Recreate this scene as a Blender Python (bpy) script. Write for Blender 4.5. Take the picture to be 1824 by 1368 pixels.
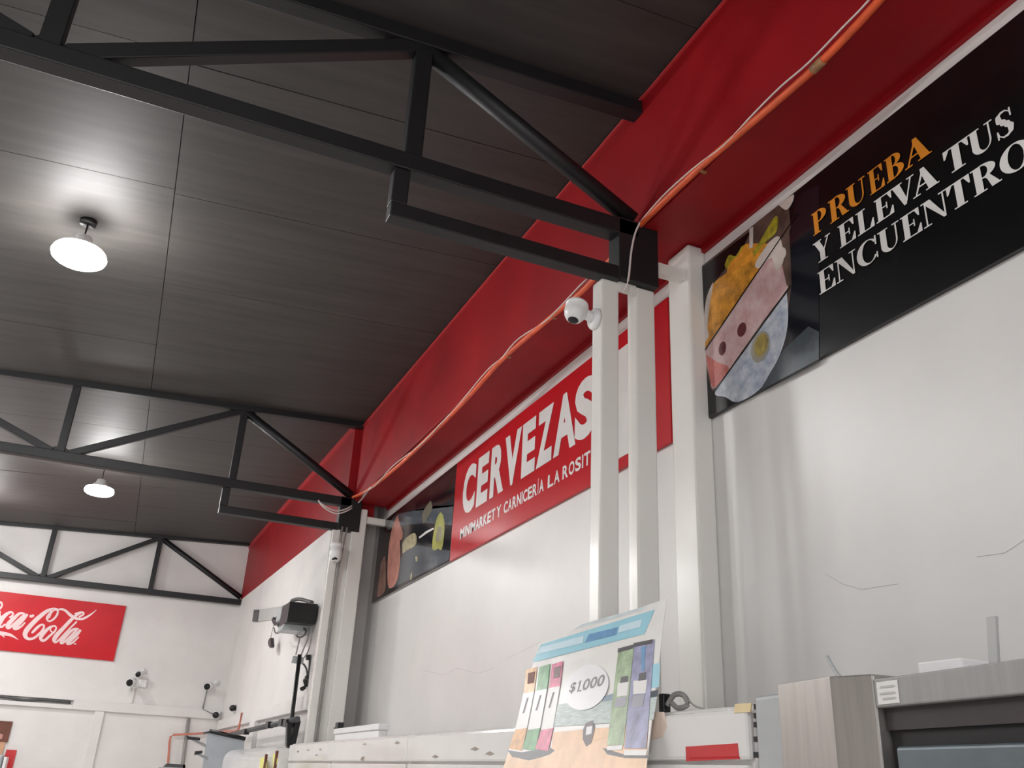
import bpy, bmesh, math, random
from mathutils import Vector, Matrix
random.seed(7)
for o in list(bpy.data.objects):
    bpy.data.objects.remove(o, do_unlink=True)
S = bpy.context.scene
COL = S.collection
ZC = 1.6                                   # eye height above the floor

# ---------------------------------------------------------------- camera
RC = ((0.91322638, -0.40471485, 0.04715367),     # camera right in the room
      (0.20370529, 0.35327163, -0.91307355),     # camera down
      (0.35287637, 0.84344831, 0.40505953))      # camera forward
FPX = 1602.03
cam = bpy.data.objects.new('camera', bpy.data.cameras.new('camera'))
COL.objects.link(cam)
cam.matrix_world = Matrix(((RC[0][0], -RC[1][0], -RC[2][0], 0),
                           (RC[0][1], -RC[1][1], -RC[2][1], 0),
                           (RC[0][2], -RC[1][2], -RC[2][2], ZC),
                           (0, 0, 0, 1)))
cam.data.sensor_width = 36
cam.data.lens = FPX * 36 / 1824
cam.data.clip_start = 0.05
S.camera = cam
# ---------------------------------------------------------------- world, lights, exposure
w = bpy.data.worlds.new('world'); S.world = w; w.use_nodes = True
w.node_tree.nodes['Background'].inputs[0].default_value = (0.93, 0.95, 1.0, 1)
w.node_tree.nodes['Background'].inputs[1].default_value = 2.2
S.view_settings.view_transform = 'Standard'
S.view_settings.look = 'None'
S.view_settings.exposure = 0.45
S.view_settings.gamma = 1
S.view_settings.use_curve_mapping = False
LAMP_STRENGTH = 150.0
LAMPS = [(-0.68, 5.8), (-0.46, 11.73), (-0.75, -0.9), (-2.35, 8.7), (-2.1, 14.2), (-3.0, -0.6), (-2.7, 11.6), (-2.5, 5.4), (-3.4, -3.8), (-4.6, 14.6)]  # first three belong to the shop; the rest are unseen, added to brighten it


# ---------------------------------------------------------------- helpers
def ray(u, v):
    a, b, c = u - 912, v - 684, FPX
    return [RC[0][i] * a + RC[1][i] * b + RC[2][i] * c for i in range(3)]
def atx(u, v, x):                       # the point of the vertical plane x = const seen at a pixel of the photograph
    d = ray(u, v); k = x / d[0]; return (x, d[1] * k, d[2] * k)
def aty(u, v, y):
    d = ray(u, v); k = y / d[1]; return (d[0] * k, y, d[2] * k)
def lin(c):
    c = c / 255.0
    return c / 12.92 if c <= 0.04045 else ((c + 0.055) / 1.055) ** 2.4

def mat(name, rgb, rough=0.5, metal=0.0, var=0.0, scale=4.0, stretch=(1, 1, 1), bump=0.0, spec=0.5, emit=0.0, coat=0.0, alpha=1.0, dark=None):
    m = bpy.data.materials.new(name); m.use_nodes = True
    nt = m.node_tree; b = nt.nodes['Principled BSDF']
    col = (lin(rgb[0]), lin(rgb[1]), lin(rgb[2]), 1)
    b.inputs['Base Color'].default_value = col
    b.inputs['Roughness'].default_value = rough
    b.inputs['Metallic'].default_value = metal
    b.inputs['Specular IOR Level'].default_value = spec
    b.inputs['Coat Weight'].default_value = coat
    b.inputs['Coat Roughness'].default_value = 0.08
    if emit:
        b.inputs['Emission Color'].default_value = (1.0, 0.985, 0.975, 1)
        b.inputs['Emission Strength'].default_value = emit
    if alpha < 1:
        b.inputs['Alpha'].default_value = alpha
    if var or bump:
        tc = nt.nodes.new('ShaderNodeTexCoord'); mp = nt.nodes.new('ShaderNodeMapping')
        mp.inputs['Scale'].default_value = stretch
        n = nt.nodes.new('ShaderNodeTexNoise'); n.inputs['Scale'].default_value = scale
        n.inputs['Detail'].default_value = 6; n.inputs['Roughness'].default_value = 0.6
        nt.links.new(tc.outputs['Object'], mp.inputs[0]); nt.links.new(mp.outputs[0], n.inputs[0])
        if var:
            r = nt.nodes.new('ShaderNodeValToRGB')
            r.color_ramp.elements[0].position = 0.3; r.color_ramp.elements[1].position = 0.7
            lo = dark or [c * (1 - var) for c in rgb]; hi = [min(255, c * (1 + var * 0.6)) for c in rgb]
            r.color_ramp.elements[0].color = (lin(lo[0]), lin(lo[1]), lin(lo[2]), 1)
            r.color_ramp.elements[1].color = (lin(hi[0]), lin(hi[1]), lin(hi[2]), 1)
            nt.links.new(n.outputs[0], r.inputs[0]); nt.links.new(r.outputs[0], b.inputs['Base Color'])
        if bump:
            bp = nt.nodes.new('ShaderNodeBump'); bp.inputs['Strength'].default_value = bump
            bp.inputs['Distance'].default_value = 0.01
            nt.links.new(n.outputs[0], bp.inputs['Height']); nt.links.new(bp.outputs[0], b.inputs['Normal'])
    return m

M = {}
M['wall'] = mat('white_wall_paint', (221, 219, 217), 0.36, var=0.03, scale=1.3, bump=0.05)
M['wallfar'] = mat('white_back_wall_paint', (226, 223, 221), 0.6, var=0.03, scale=1.5, bump=0.06)
M['red'] = mat('red_wall_paint', (150, 16, 25), 0.5, var=0.10, scale=1.6, bump=0.08, spec=.3)
M['redlip_lit'] = mat('red_lip_lit_edge', (196, 58, 64), 0.3, var=0.08, scale=3)  # soffit red made paler for the light caught on the lip edge
M['black'] = mat('black_truss_paint', (21, 21, 24), 0.5, var=0.15, scale=6, bump=0.05)
M['ceil'] = mat('dark_ceiling_panel', (66, 63, 61), 0.6, spec=0.45, var=0.15, scale=3.2, stretch=(0.35, 3.5, 1), bump=0.12)
M['ceilback'] = mat('black_ceiling_void', (14, 14, 14), 0.9, var=0.2)
M['steelw'] = mat('white_gloss_steel_paint', (226, 224, 219), 0.22, var=0.02, scale=2, bump=0.03)
M['floor'] = mat('pale_floor_tile', (205, 201, 196), 0.35, var=0.06, scale=2)
M['white'] = mat('white_plastic', (232, 232, 232), 0.3, var=0.02)
M['whitecable'] = mat('white_cable_sheath', (216, 204, 200), 0.4, var=0.03)
M['blackp'] = mat('black_plastic', (18, 18, 20), 0.35, var=0.1)
M['lens'] = mat('camera_lens_glass', (8, 8, 10), 0.08, var=0.05)
M['orange'] = mat('orange_conduit_plastic', (226, 92, 48), 0.4, var=0.12, scale=9)
M['brass'] = mat('tan_tape', (165, 120, 80), 0.4, var=0.2, scale=20)
M['grey'] = mat('grey_conduit', (150, 147, 144), 0.45, var=0.05)
M['dgrey'] = mat('dark_grey_metal', (78, 78, 80), 0.5, var=0.15, scale=8)
M['lgrey'] = mat('light_grey_metal', (176, 180, 182), 0.4, var=0.05)
M['steel'] = mat('brushed_stainless_steel', (176, 172, 167), 0.36, metal=0.85, var=0.06, scale=3, stretch=(1, 14, 1))
M['steelm'] = mat('matt_grey_steel_header', (150, 150, 148), 0.5, metal=0.2, var=0.06, scale=3, stretch=(1, 14, 1))
M['steeld'] = mat('dull_blue_grey_steel', (98, 108, 114), 0.4, metal=0.3, var=0.1, scale=5)
M['darkb'] = mat('dark_brown_grille', (52, 46, 45), 0.6, var=0.15)
M['deep'] = mat('black_gasket', (8, 7, 9), 0.6, var=0.2)
M['pink'] = mat('warm_pink_inner_panel', (214, 150, 132), 0.4, var=0.08)
M['cool'] = mat('glossy_white_cooler_enamel', (228, 226, 224), 0.16, var=0.02, scale=3, coat=0.3)
M['film'] = mat('creased_clear_wrap', (230, 228, 226), 0.07, var=0.03, scale=6, bump=0.35, stretch=(1, 1, 5), coat=0.6)
M['card'] = mat('grey_card', (186, 186, 184), 0.6, var=0.04)
M['redbox'] = mat('red_print', (200, 42, 46), 0.4, var=0.08)
M['tape'] = mat('yellowed_tape', (226, 206, 160), 0.4, var=0.06)
M['yellow'] = mat('yellow_tag', (236, 232, 130), 0.5, var=0.05)
M['brown'] = mat('brown_poster_print', (112, 62, 44), 0.5, var=0.15)
M['skin'] = mat('tan_poster_print', (196, 150, 118), 0.5, var=0.15)
M['fleck'] = mat('scuff_marks', (170, 160, 150), 0.7, var=0.2)
M['crack'] = mat('hairline_crack_shade', (178, 172, 166), 0.8, var=0.1)
# prints
M['p_black'] = mat('black_gloss_print', (14, 14, 16), 0.22, var=0.3, scale=2)
M['p_white'] = mat('white_print', (226, 224, 222), 0.3, var=0.03)
M['p_orange'] = mat('orange_print', (226, 142, 46), 0.3, var=0.08)
M['p_red'] = mat('red_gloss_print', (186, 14, 28), 0.3, spec=.3, var=0.05, scale=2)
M['p_cola'] = mat('red_cola_print', (200, 18, 32), 0.4, spec=.25, var=0.05, scale=2)
M['p_pinkw'] = mat('pale_pink_lettering', (226, 196, 196), 0.3, var=0.04)
M['p_drink1'] = mat('orange_drink_print', (206, 142, 52), 0.25, var=0.3, scale=14)
M['p_drink2'] = mat('pink_drink_print', (198, 176, 176), 0.25, var=0.12, scale=12, dark=(186, 142, 142))
M['p_drink3'] = mat('icy_drink_print', (190, 194, 200), 0.25, var=0.12, scale=16, dark=(136, 148, 168))
M['p_herb'] = mat('yellow_green_herb_print', (164, 152, 44), 0.3, var=0.35, scale=30)
M['p_berry'] = mat('dark_berry_print', (92, 28, 36), 0.3, var=0.2, scale=20)
M['p_olive'] = mat('olive_print', (150, 132, 66), 0.3, var=0.25, scale=25)
M['p_smoke'] = mat('brown_haze_print', (92, 74, 66), 0.25, var=0.3, scale=9)
M['p_teal'] = mat('slate_haze_print', (66, 76, 82), 0.25, var=0.35, scale=5)
M['p_glassrim'] = mat('pale_glass_rim_print', (206, 196, 188), 0.25, var=0.12, scale=8)
M['p_dark'] = mat('brown_black_print', (48, 40, 40), 0.12, var=0.35, scale=4, coat=0.4)
M['p_navy'] = mat('navy_black_print', (20, 22, 30), 0.12, var=0.35, scale=4, coat=0.4)
M['p_slate'] = mat('slate_print', (88, 96, 104), 0.14, var=0.12, scale=3, coat=0.4)
M['p_salmon'] = mat('salmon_print', (204, 142, 128), 0.2, var=0.15, scale=6)
M['p_lime'] = mat('yellow_green_print', (176, 176, 98), 0.2, var=0.15, scale=8)
M['p_cream'] = mat('cream_print', (196, 186, 150), 0.2, var=0.2, scale=14)
M['p_paper'] = mat('white_promo_paper', (236, 234, 230), 0.25, var=0.03, scale=6)
M['p_blue'] = mat('sky_blue_print', (150, 206, 222), 0.3, var=0.05)
M['p_lblue'] = mat('pale_blue_print', (200, 226, 236), 0.3, var=0.04)
M['p_dblue'] = mat('mid_blue_print', (96, 150, 196), 0.3, var=0.12, scale=30)
M['p_bo'] = mat('amber_can_print', (216, 160, 92), 0.3, var=0.2, scale=24)
M['p_bg'] = mat('green_can_print', (92, 156, 96), 0.3, var=0.2, scale=24)
M['p_bp'] = mat('rose_can_print', (216, 96, 134), 0.3, var=0.2, scale=24)
M['p_bl'] = mat('leaf_green_bottle_print', (158, 180, 142), 0.3, var=0.2, scale=24)
M['p_bv'] = mat('violet_bottle_print', (146, 146, 180), 0.3, var=0.2, scale=20)
M['p_sand'] = mat('sand_print', (232, 190, 150), 0.3, var=0.08, scale=8)
M['p_greyt'] = mat('grey_lettering', (128, 120, 124), 0.4, var=0.05)
M['p_cap'] = mat('dark_cap_print', (62, 56, 62), 0.3, var=0.1)
M['bulb'] = mat('glowing_lamp_lens', (250, 250, 245), 0.3, emit=LAMP_STRENGTH)


class MB:
    """collects vertices and faces; build() links them as ONE mesh object"""
    def __init__(s): s.v = []; s.f = []; s.sm = []
    def poly(s, pts, smooth=False):
        n = len(s.v); s.v += [tuple(p) for p in pts]; s.f.append(tuple(range(n, n + len(pts)))); s.sm.append(smooth); return s
    def box(s, x0, x1, y0, y1, z0, z1):
        n = len(s.v)
        s.v += [(x, y, z) for x in (x0, x1) for y in (y0, y1) for z in (z0, z1)]
        for q in ((0, 1, 3, 2), (4, 6, 7, 5), (0, 4, 5, 1), (2, 3, 7, 6), (0, 2, 6, 4), (1, 5, 7, 3)):
            s.f.append(tuple(n + i for i in q)); s.sm.append(False)
        return s
    def hexa(s, p):                       # 8 corners: 4 bottom loop, 4 top loop
        n = len(s.v); s.v += [tuple(q) for q in p]
        for q in ((3, 2, 1, 0), (4, 5, 6, 7), (0, 1, 5, 4), (1, 2, 6, 5), (2, 3, 7, 6), (3, 0, 4, 7)):
            s.f.append(tuple(n + i for i in q)); s.sm.append(False)
        return s
    def prism(s, pts, d):                 # closed polygon pushed along vector d
        n = len(s.v); k = len(pts)
        s.v += [tuple(p) for p in pts] + [tuple(p[i] + d[i] for i in range(3)) for p in pts]
        s.f.append(tuple(n + i for i in range(k))); s.sm.append(False)
        s.f.append(tuple(n + k + i for i in reversed(range(k)))); s.sm.append(False)
        for i in range(k):
            j = (i + 1) % k
            s.f.append((n + i, n + k + i, n + k + j, n + j)); s.sm.append(False)
        return s
    def bar(s, a, b, wy, wn):             # square section bar between two points of a plane y = const; wy deep, wn high across
        a, b = Vector(a), Vector(b); t = (b - a).normalized(); y = Vector((0, 1, 0)); nrm = t.cross(y).normalized()
        p = []
        for q in (a, b):
            p.append([q + y * sy * wy / 2 + nrm * sn * wn / 2 for sy, sn in ((-1, -1), (1, -1), (1, 1), (-1, 1))])
        return s.hexa(p[0] + p[1])
    def tube(s, path, r, n=8, caps=True):
        P = [Vector(p) for p in path]; base = len(s.v); m = len(P)
        for i, p in enumerate(P):
            t = (P[min(i + 1, m - 1)] - P[max(i - 1, 0)]).normalized()
            up = Vector((0, 0, 1)) if abs(t.z) < 0.9 else Vector((1, 0, 0))
            a = t.cross(up).normalized(); b = t.cross(a).normalized()
            rr = r[i] if isinstance(r, (list, tuple)) else r
            for k in range(n):
                th = 2 * math.pi * k / n
                s.v.append(tuple(p + a * math.cos(th) * rr + b * math.sin(th) * rr))
        for i in range(m - 1):
            for k in range(n):
                k2 = (k + 1) % n
                s.f.append((base + i * n + k, base + i * n + k2, base + (i + 1) * n + k2, base + (i + 1) * n + k)); s.sm.append(True)
        if caps:
            s.f.append(tuple(base + k for k in range(n))); s.sm.append(False)
            s.f.append(tuple(base + (m - 1) * n + k for k in reversed(range(n)))); s.sm.append(False)
        return s
    def lathe(s, c, axis, prof, n=24):    # profile of (distance along the axis, radius)
        ax = Vector(axis).normalized(); path = [Vector(c) + ax * d for d, _ in prof]
        up = Vector((0, 0, 1)) if abs(ax.z) < 0.9 else Vector((1, 0, 0))
        a = ax.cross(up).normalized(); b = ax.cross(a).normalized(); base = len(s.v); m = len(prof)
        for p, (_, r) in zip(path, prof):
            for k in range(n):
                th = 2 * math.pi * k / n
                s.v.append(tuple(p + a * math.cos(th) * r + b * math.sin(th) * r))
        for i in range(m - 1):
            for k in range(n):
                k2 = (k + 1) % n
                s.f.append((base + i * n + k, base + i * n + k2, base + (i + 1) * n + k2, base + (i + 1) * n + k)); s.sm.append(True)
        s.f.append(tuple(base + k for k in range(n))); s.sm.append(True)
        s.f.append(tuple(base + (m - 1) * n + k for k in reversed(range(n)))); s.sm.append(True)
        return s
    def build(s, name, m, parent=None, bevel=0.0, seg=2):
        me = bpy.data.meshes.new(name)
        vs = [Vector((a, b, c + ZC)) for a, b, c in s.v]
        if parent is not None:
            org = Vector(parent['_w']); loc = Vector((0, 0, 0))
        else:
            lo = [min(v[i] for v in vs) for i in range(3)]; hi = [max(v[i] for v in vs) for i in range(3)]
            org = Vector(((lo[0] + hi[0]) / 2, (lo[1] + hi[1]) / 2, lo[2])); loc = org
        me.from_pydata([v - org for v in vs], [], s.f)
        for p, q in zip(me.polygons, s.sm): p.use_smooth = q
        bm = bmesh.new(); bm.from_mesh(me); bmesh.ops.recalc_face_normals(bm, faces=bm.faces); bm.to_mesh(me); bm.free()
        me.materials.append(m)
        o = bpy.data.objects.new(name, me); COL.objects.link(o)
        o.location = loc; o['_w'] = tuple(org)
        if parent is not None: o.parent = parent
        if bevel:
            b = o.modifiers.new('bevel', 'BEVEL'); b.width = bevel; b.segments = seg; b.limit_method = 'ANGLE'; b.angle_limit = 0.6
        return o

def tag(o, label=None, cat=None, group=None, kind=None):
    if label: o['label'] = label
    if cat: o['category'] = cat
    if group: o['group'] = group
    if kind: o['kind'] = kind
    return o
def empty(name, loc, label, cat, group=None):
    o = bpy.data.objects.new(name, None); COL.objects.link(o)
    o.location = (loc[0], loc[1], loc[2] + ZC); o['_w'] = tuple(o.location); o.empty_display_size = 0.1
    return tag(o, label, cat, group)
def struct(o, label=None): return tag(o, label, None, None, 'structure')
def B(name, m, parent, *a, bevel=0.0): return MB().box(*a).build(name, m, parent, bevel)

# ---------------------------------------------------------------- room shell
XW, XF, YB = 2.40, 1.96, 16.28          # right wall, its far stretch, back wall
XL, YF = -7.5, -5.5
XS = 2.03                                # face of the red soffit
Y1, Y2 = 3.29, 8.90                      # trusses
def ceil_z(x, y):
    z = 3.405 + 0.052 * (x - XS)
    if y > 3.3: z += 0.03 * min(1, (y - 3.3) / 5.6)
    if y > 8.9: z += 0.19 * (y - 8.9) / 7.38
    return z
fl = struct(B('floor', M['floor'], None, XL, XW + 0.2, YF, YB + 0.2, -1.75, -1.6), 'pale shop floor')
wr = struct(B('wall_right', M['wall'], None, XW, XW + 0.2, YF, 9.32, -1.6, 3.75), 'glossy white right wall behind the posters')
wf = struct(B('wall_right_far', M['wallfar'], None, XF, XF + 0.64, 9.32, YB + 0.2, -1.6, 3.85), 'white far stretch of the right wall')
wb = struct(B('wall_back', M['wallfar'], None, XL, XF, YB, YB + 0.2, -1.6, 3.85), 'white back wall of the shop')
struct(B('wall_left', M['wall'], None, XL - 0.2, XL, YF, YB + 0.2, -1.6, 3.85))
struct(MB().box(XL - 0.2, XL + .5, YF - 0.2, YF, -1.6, 3.85).box(1.6, XW + 0.2, YF - 0.2, YF, -1.6, 3.85).box(XL + .5, 1.6, YF - 0.2, YF, 1.5, 3.85).build('wall_front', M['wall']))  # unseen; opening added so world light fills from behind the camera
struct(B('unseen_ground', M['floor'], None, -30, 30, -40, YF - .2, -1.75, -1.62))  # unseen slab outside, added to stop world light coming from below
# ceiling: void above, separate panels below with open joints
mb = MB()
ys = [YF - 0.2, 3.3, 8.9, YB + 0.2]
for a, b in zip(ys[:-1], ys[1:]):
    mb.hexa([(XL - .2, a, ceil_z(XL - .2, a) + .04), (XW + .2, a, ceil_z(XW + .2, a) + .04), (XW + .2, b, ceil_z(XW + .2, b) + .04), (XL - .2, b, ceil_z(XL - .2, b) + .04),
             (XL - .2, a, 4.0), (XW + .2, a, 4.0), (XW + .2, b, 4.0), (XL - .2, b, 4.0)])
ce = struct(mb.build('ceiling', M['ceilback']), 'dark panelled ceiling')
PX, PY, GAP = 2.44, 1.255, 0.005
rows = [3.93 + PY * k for k in range(-8, 11)]
for j, y0 in enumerate(rows):
    y1 = y0 + PY
    if y0 > YB: break
    for i in range(-4, 1):
        def sx(y): return -0.19 + (0.022 * (y - 5.1)) + i * PX      # the seam drifts slightly with the sheets
        off = 0.0 if i < 0 else 0.05
        a, b = y0 + off + GAP / 2, min(y1 + off - GAP / 2, YB)
        if b <= a: continue
        dz = random.uniform(0, 0.004)
        q = []
        xa0, xa1 = sx(a) + GAP / 2, sx(a) + PX - GAP / 2
        xb0, xb1 = sx(b) + GAP / 2, sx(b) + PX - GAP / 2
        if i == 0: xa1 = xb1 = XW
        if xa0 < XL: xa0 = xb0 = XL
        pts = [(xa0, a), (xa1, a), (xb1, b), (xb0, b)]
        MB().hexa([(x, y, ceil_z(x, y) + dz) for x, y in pts] + [(x, y, ceil_z(x, y) + dz + .018) for x, y in pts]).build('ceiling_panel', M['ceil'], ce)

# red soffit along the right wall (box section), near stretch
mb = MB()
ZU = 2.565                                # its underside
ya, yb = YF, 8.93
mb.hexa([(XS, ya, ZU), (XW, ya, ZU), (XW, yb, ZU), (XS, yb, ZU), (XS, ya, 3.42), (XW, ya, 3.42), (XW, yb, 3.46), (XS, yb, 3.46)])
sof = struct(mb.build('trim_1', M['red'], None, 0.004), 'red boxed soffit running under the ceiling along the right wall')
MB().hexa([(XS - .016, ya, 3.362), (XS + .01, ya, 3.362), (XS + .01, yb, 3.384), (XS - .016, yb, 3.384), (XS - .016, ya, 3.372), (XS + .01, ya, 3.372), (XS + .01, yb, 3.394), (XS - .016, yb, 3.394)]).build('lip', M['redlip_lit'], sof, 0.003)
B('shadow_strip', M['red'], sof, XW - .022, XW, YF, 8.9, ZU - 0.035, ZU)
# far stretch: red box flush with the far wall, paint line sloping a little
mb = MB()
yy0, yy1 = 8.935, YB
mb.hexa([(XF - .004, yy0, 2.40), (XF + .3, yy0, 2.40), (XF + .3, yy1, 2.66), (XF - .004, yy1, 2.66), (XF - .004, yy0, 3.44), (XF + .3, yy0, 3.44), (XF + .3, yy1, 3.64), (XF - .004, yy1, 3.64)])
sf = struct(mb.build('trim_2', M['red']), 'red painted band on the far stretch of the right wall')
MB().hexa([(XF - .02, yy0, 3.36), (XF, yy0, 3.36), (XF, yy1, 3.55), (XF - .02, yy1, 3.55), (XF - .02, yy0, 3.44), (XF, yy0, 3.44), (XF, yy1, 3.62), (XF - .02, yy1, 3.62)]).build('lip', M['redlip_lit'], sf)
# beams and posts of the back wall and far wall
bb = struct(MB().box(-0.28, XF, YB - .05, YB, 0.72, 0.865).box(XL, -0.28, YB - .05, YB, 0.72, 0.78).box(XL, -0.28, YB - .05, YB, 0.85, 0.885).build('trim_3', M['wallfar'], None, 0.004), 'white horizontal beam across the back wall')
struct(B('trim_4', M['wallfar'], None, 0.05, 0.19, YB - .04, YB, -1.6, 0.72, bevel=.004), 'white post under the beam of the back wall')
struct(B('trim_5', M['wallfar'], None, XF - .05, XF, 9.4, YB - .05, 0.56, 0.70, bevel=.004), 'white horizontal beam along the far right wall')
struct(B('trim_6', M['wallfar'], None, XF - .06, XF, 12.35, 12.75, -1.6, 0.56, bevel=.004), 'white post under the beam of the far right wall')
struct(B('trim_7', M['wallfar'], None, XF - .035, XF, 9.4, YB - .05, 0.12, 0.24, bevel=.004), 'low white rail along the far right wall')

# hairline cracks in the plaster
for pts in ([(1470, 1022), (1500, 1040), (1535, 1050), (1560, 1046), (1600, 1040)], [(1740, 992), (1790, 985), (1824, 962)],
            [(752, 1193), (790, 1203), (815, 1190), (850, 1200), (880, 1190)], [(905, 1172), (930, 1160), (965, 1142)], [(560, 1170), (600, 1165), (640, 1180)]):
    P = [atx(u, v, XW - .0008) for u, v in pts]
    c = MB()
    for a, b in zip(P[:-1], P[1:]):
        c.poly([(a[0], a[1], a[2] - .0007), (b[0], b[1], b[2] - .0007), (b[0], b[1], b[2] + .0007), (a[0], a[1], a[2] + .0007)])
    c.build('crack', M['crack'], wr)

# ---------------------------------------------------------------- roof trusses
def truss(y, xv1, xv2, xend, zb, ztop, label, bracket=True, cd=0.09, web=0.075):
    """zb = centre of the bottom chord, ztop(x) = centre of the top chord"""
    t = empty('roof_truss', (xend, y, zb), label, 'truss', 'black steel roof trusses')
    L = xv2 - xv1
    MB().bar((XL, y, zb), (xend, y, zb), cd, cd).build('bottom_chord', M['black'], t, .006)
    MB().bar((XL, y, ztop(XL)), (xend + .03, y, ztop(xend + .03)), cd, 0.085).build('top_chord', M['black'], t, .006)
    x = xv2; top = True; k = 0
    nodes = [xv2 - L * i for i in range(0, 7)]
    for i, xn in enumerate(nodes):
        if xn < XL: break
        MB().bar((xn, y, zb + cd / 2 - .005), (xn, y, ztop(xn) - .04), web, web * 1.1).build('vertical_web', M['black'], t, .005)
        xm = nodes[i + 1] if i + 1 < len(nodes) else xn - L
        xm = max(xm, XL)
        if i % 2 == 0:
            MB().bar((xn - .03, y, ztop(xn) - .045), (xm + .07, y, zb + .035), web * .9, web).build('diagonal_web', M['black'], t, .005)
        else:
            MB().bar((xm + .03, y, ztop(xm) - .045), (xn - .07, y, zb + .035), web * .9, web).build('diagonal_web', M['black'], t, .005)
    MB().tube([(xv2 + .03, y, ztop(xv2) - .05), (xend - .01, y, zb + .085)], 0.044, 14).build('end_brace', M['black'], t)
    MB().poly([(xv1 - .14, y - .004, zb + cd / 2), (xv1 + .16, y - .004, zb + cd / 2), (xv1 + .03, y - .004, zb + .09), (xv1 - .05, y - .004, zb + .09)]).build('gusset', M['black'], t)
    if bracket:
        zl = zb - 0.265
        MB().bar((xv2 - .075, y, zl), (1.90, y, zl), .075, .075).build('bracket_beam', M['black'], t, .005)
        MB().bar((xv2 - .04, y, zl + .0376), (xv2 - .04, y, zb - cd / 2), .07, .075).build('bracket_stub', M['black'], t, .005)
        B('bracket_block', M['black'], t, 1.885, 2.108, y - .045, y + .06, zl - .03, zb + .05, bevel=.004)
    return t
truss(Y1, -0.69, 0.82, 2.0, 2.535, lambda x: 3.29 + .045 * (x - 1.16), 'largest black roof truss, its bracket end on the white column by the dome camera')
truss(Y2, -0.75, 0.80, 2.0, 2.545, lambda x: 3.355 + .047 * (x - .8), 'second black roof truss, ending above the far column with looped white cables', cd=.09, web=.066)
truss(16.18, -1.14, 0.48, 1.95, 2.60, lambda x: 3.55 + .053 * (x - .6), 'smallest black roof truss standing against the white back wall', bracket=False, cd=.09, web=.07)

# ---------------------------------------------------------------- columns
c1 = empty('steel_column', (2.05, Y1 + .05, -1.6), 'near white column of paired square tubes under the largest truss', 'column')
B('tube', M['steelw'], c1, 1.812, 1.908, Y1 - .005, Y1 + .09, -1.6, 2.24, bevel=.010)
B('tube', M['steelw'], c1, 2.0, 2.108, Y1 - .005, Y1 + .08, -1.6, 2.24, bevel=.010)
B('batten_plate', M['steelw'], c1, 1.90, 2.002, Y1 - .008, Y1 + .006, 2.185, 2.24, bevel=.002)
B('wall_channel', M['steelw'], c1, 2.295, XW, Y1 - .03, Y1 + .16, -1.6, 2.56, bevel=.012)
B('tie_bar', M['steelw'], c1, 2.108, 2.30, Y1 + .0, Y1 + .05, 2.36, 2.42, bevel=.004)
c2 = empty('steel_column', (2.1, Y2 + .2, -1.6), 'far white column with grey conduits under the second truss', 'column')
B('tube', M['steelw'], c2, 1.845, 1.925, Y2 - .03, Y2 + .05, -1.6, 2.26, bevel=.008)
B('pilaster', M['steelw'], c2, 2.035, 2.18, Y2 - .03, Y2 + .4, -1.6, 2.50, bevel=.01)
B('tie_bar', M['steelw'], c2, 2.18, XW, Y2 - .02, Y2 + .04, 2.36, 2.43, bevel=.004)
B('batten_plate', M['steelw'], c2, 1.925, 2.04, Y2 + .0, Y2 + .05, -1.6, 2.24, bevel=.002)
for dx in (0, .022):
    P = [atx(u, v, 1.93) for u, v in ((603, 942), (602, 1000))]
    MB().tube([(1.935 + dx * 2.2, Y2 - .045, 2.28), (1.935 + dx * .6, Y2 - .045, 1.9), (1.93 + dx * .8, Y2 - .045, -1.5)], .009, 8).build('conduit', M['grey'], c2)

# ---------------------------------------------------------------- posters on the right wall
def ell(cx, cy, rx, ry, a0=0, a1=360, n=28):
    return [(cx + rx * math.cos(math.radians(a0 + (a1 - a0) * i / n)), cy + ry * math.sin(math.radians(a0 + (a1 - a0) * i / n))) for i in range(n + 1)]
def ring(o, i): return [[o[k], o[k + 1], i[k + 1], i[k]] for k in range(len(o) - 1)]

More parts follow.
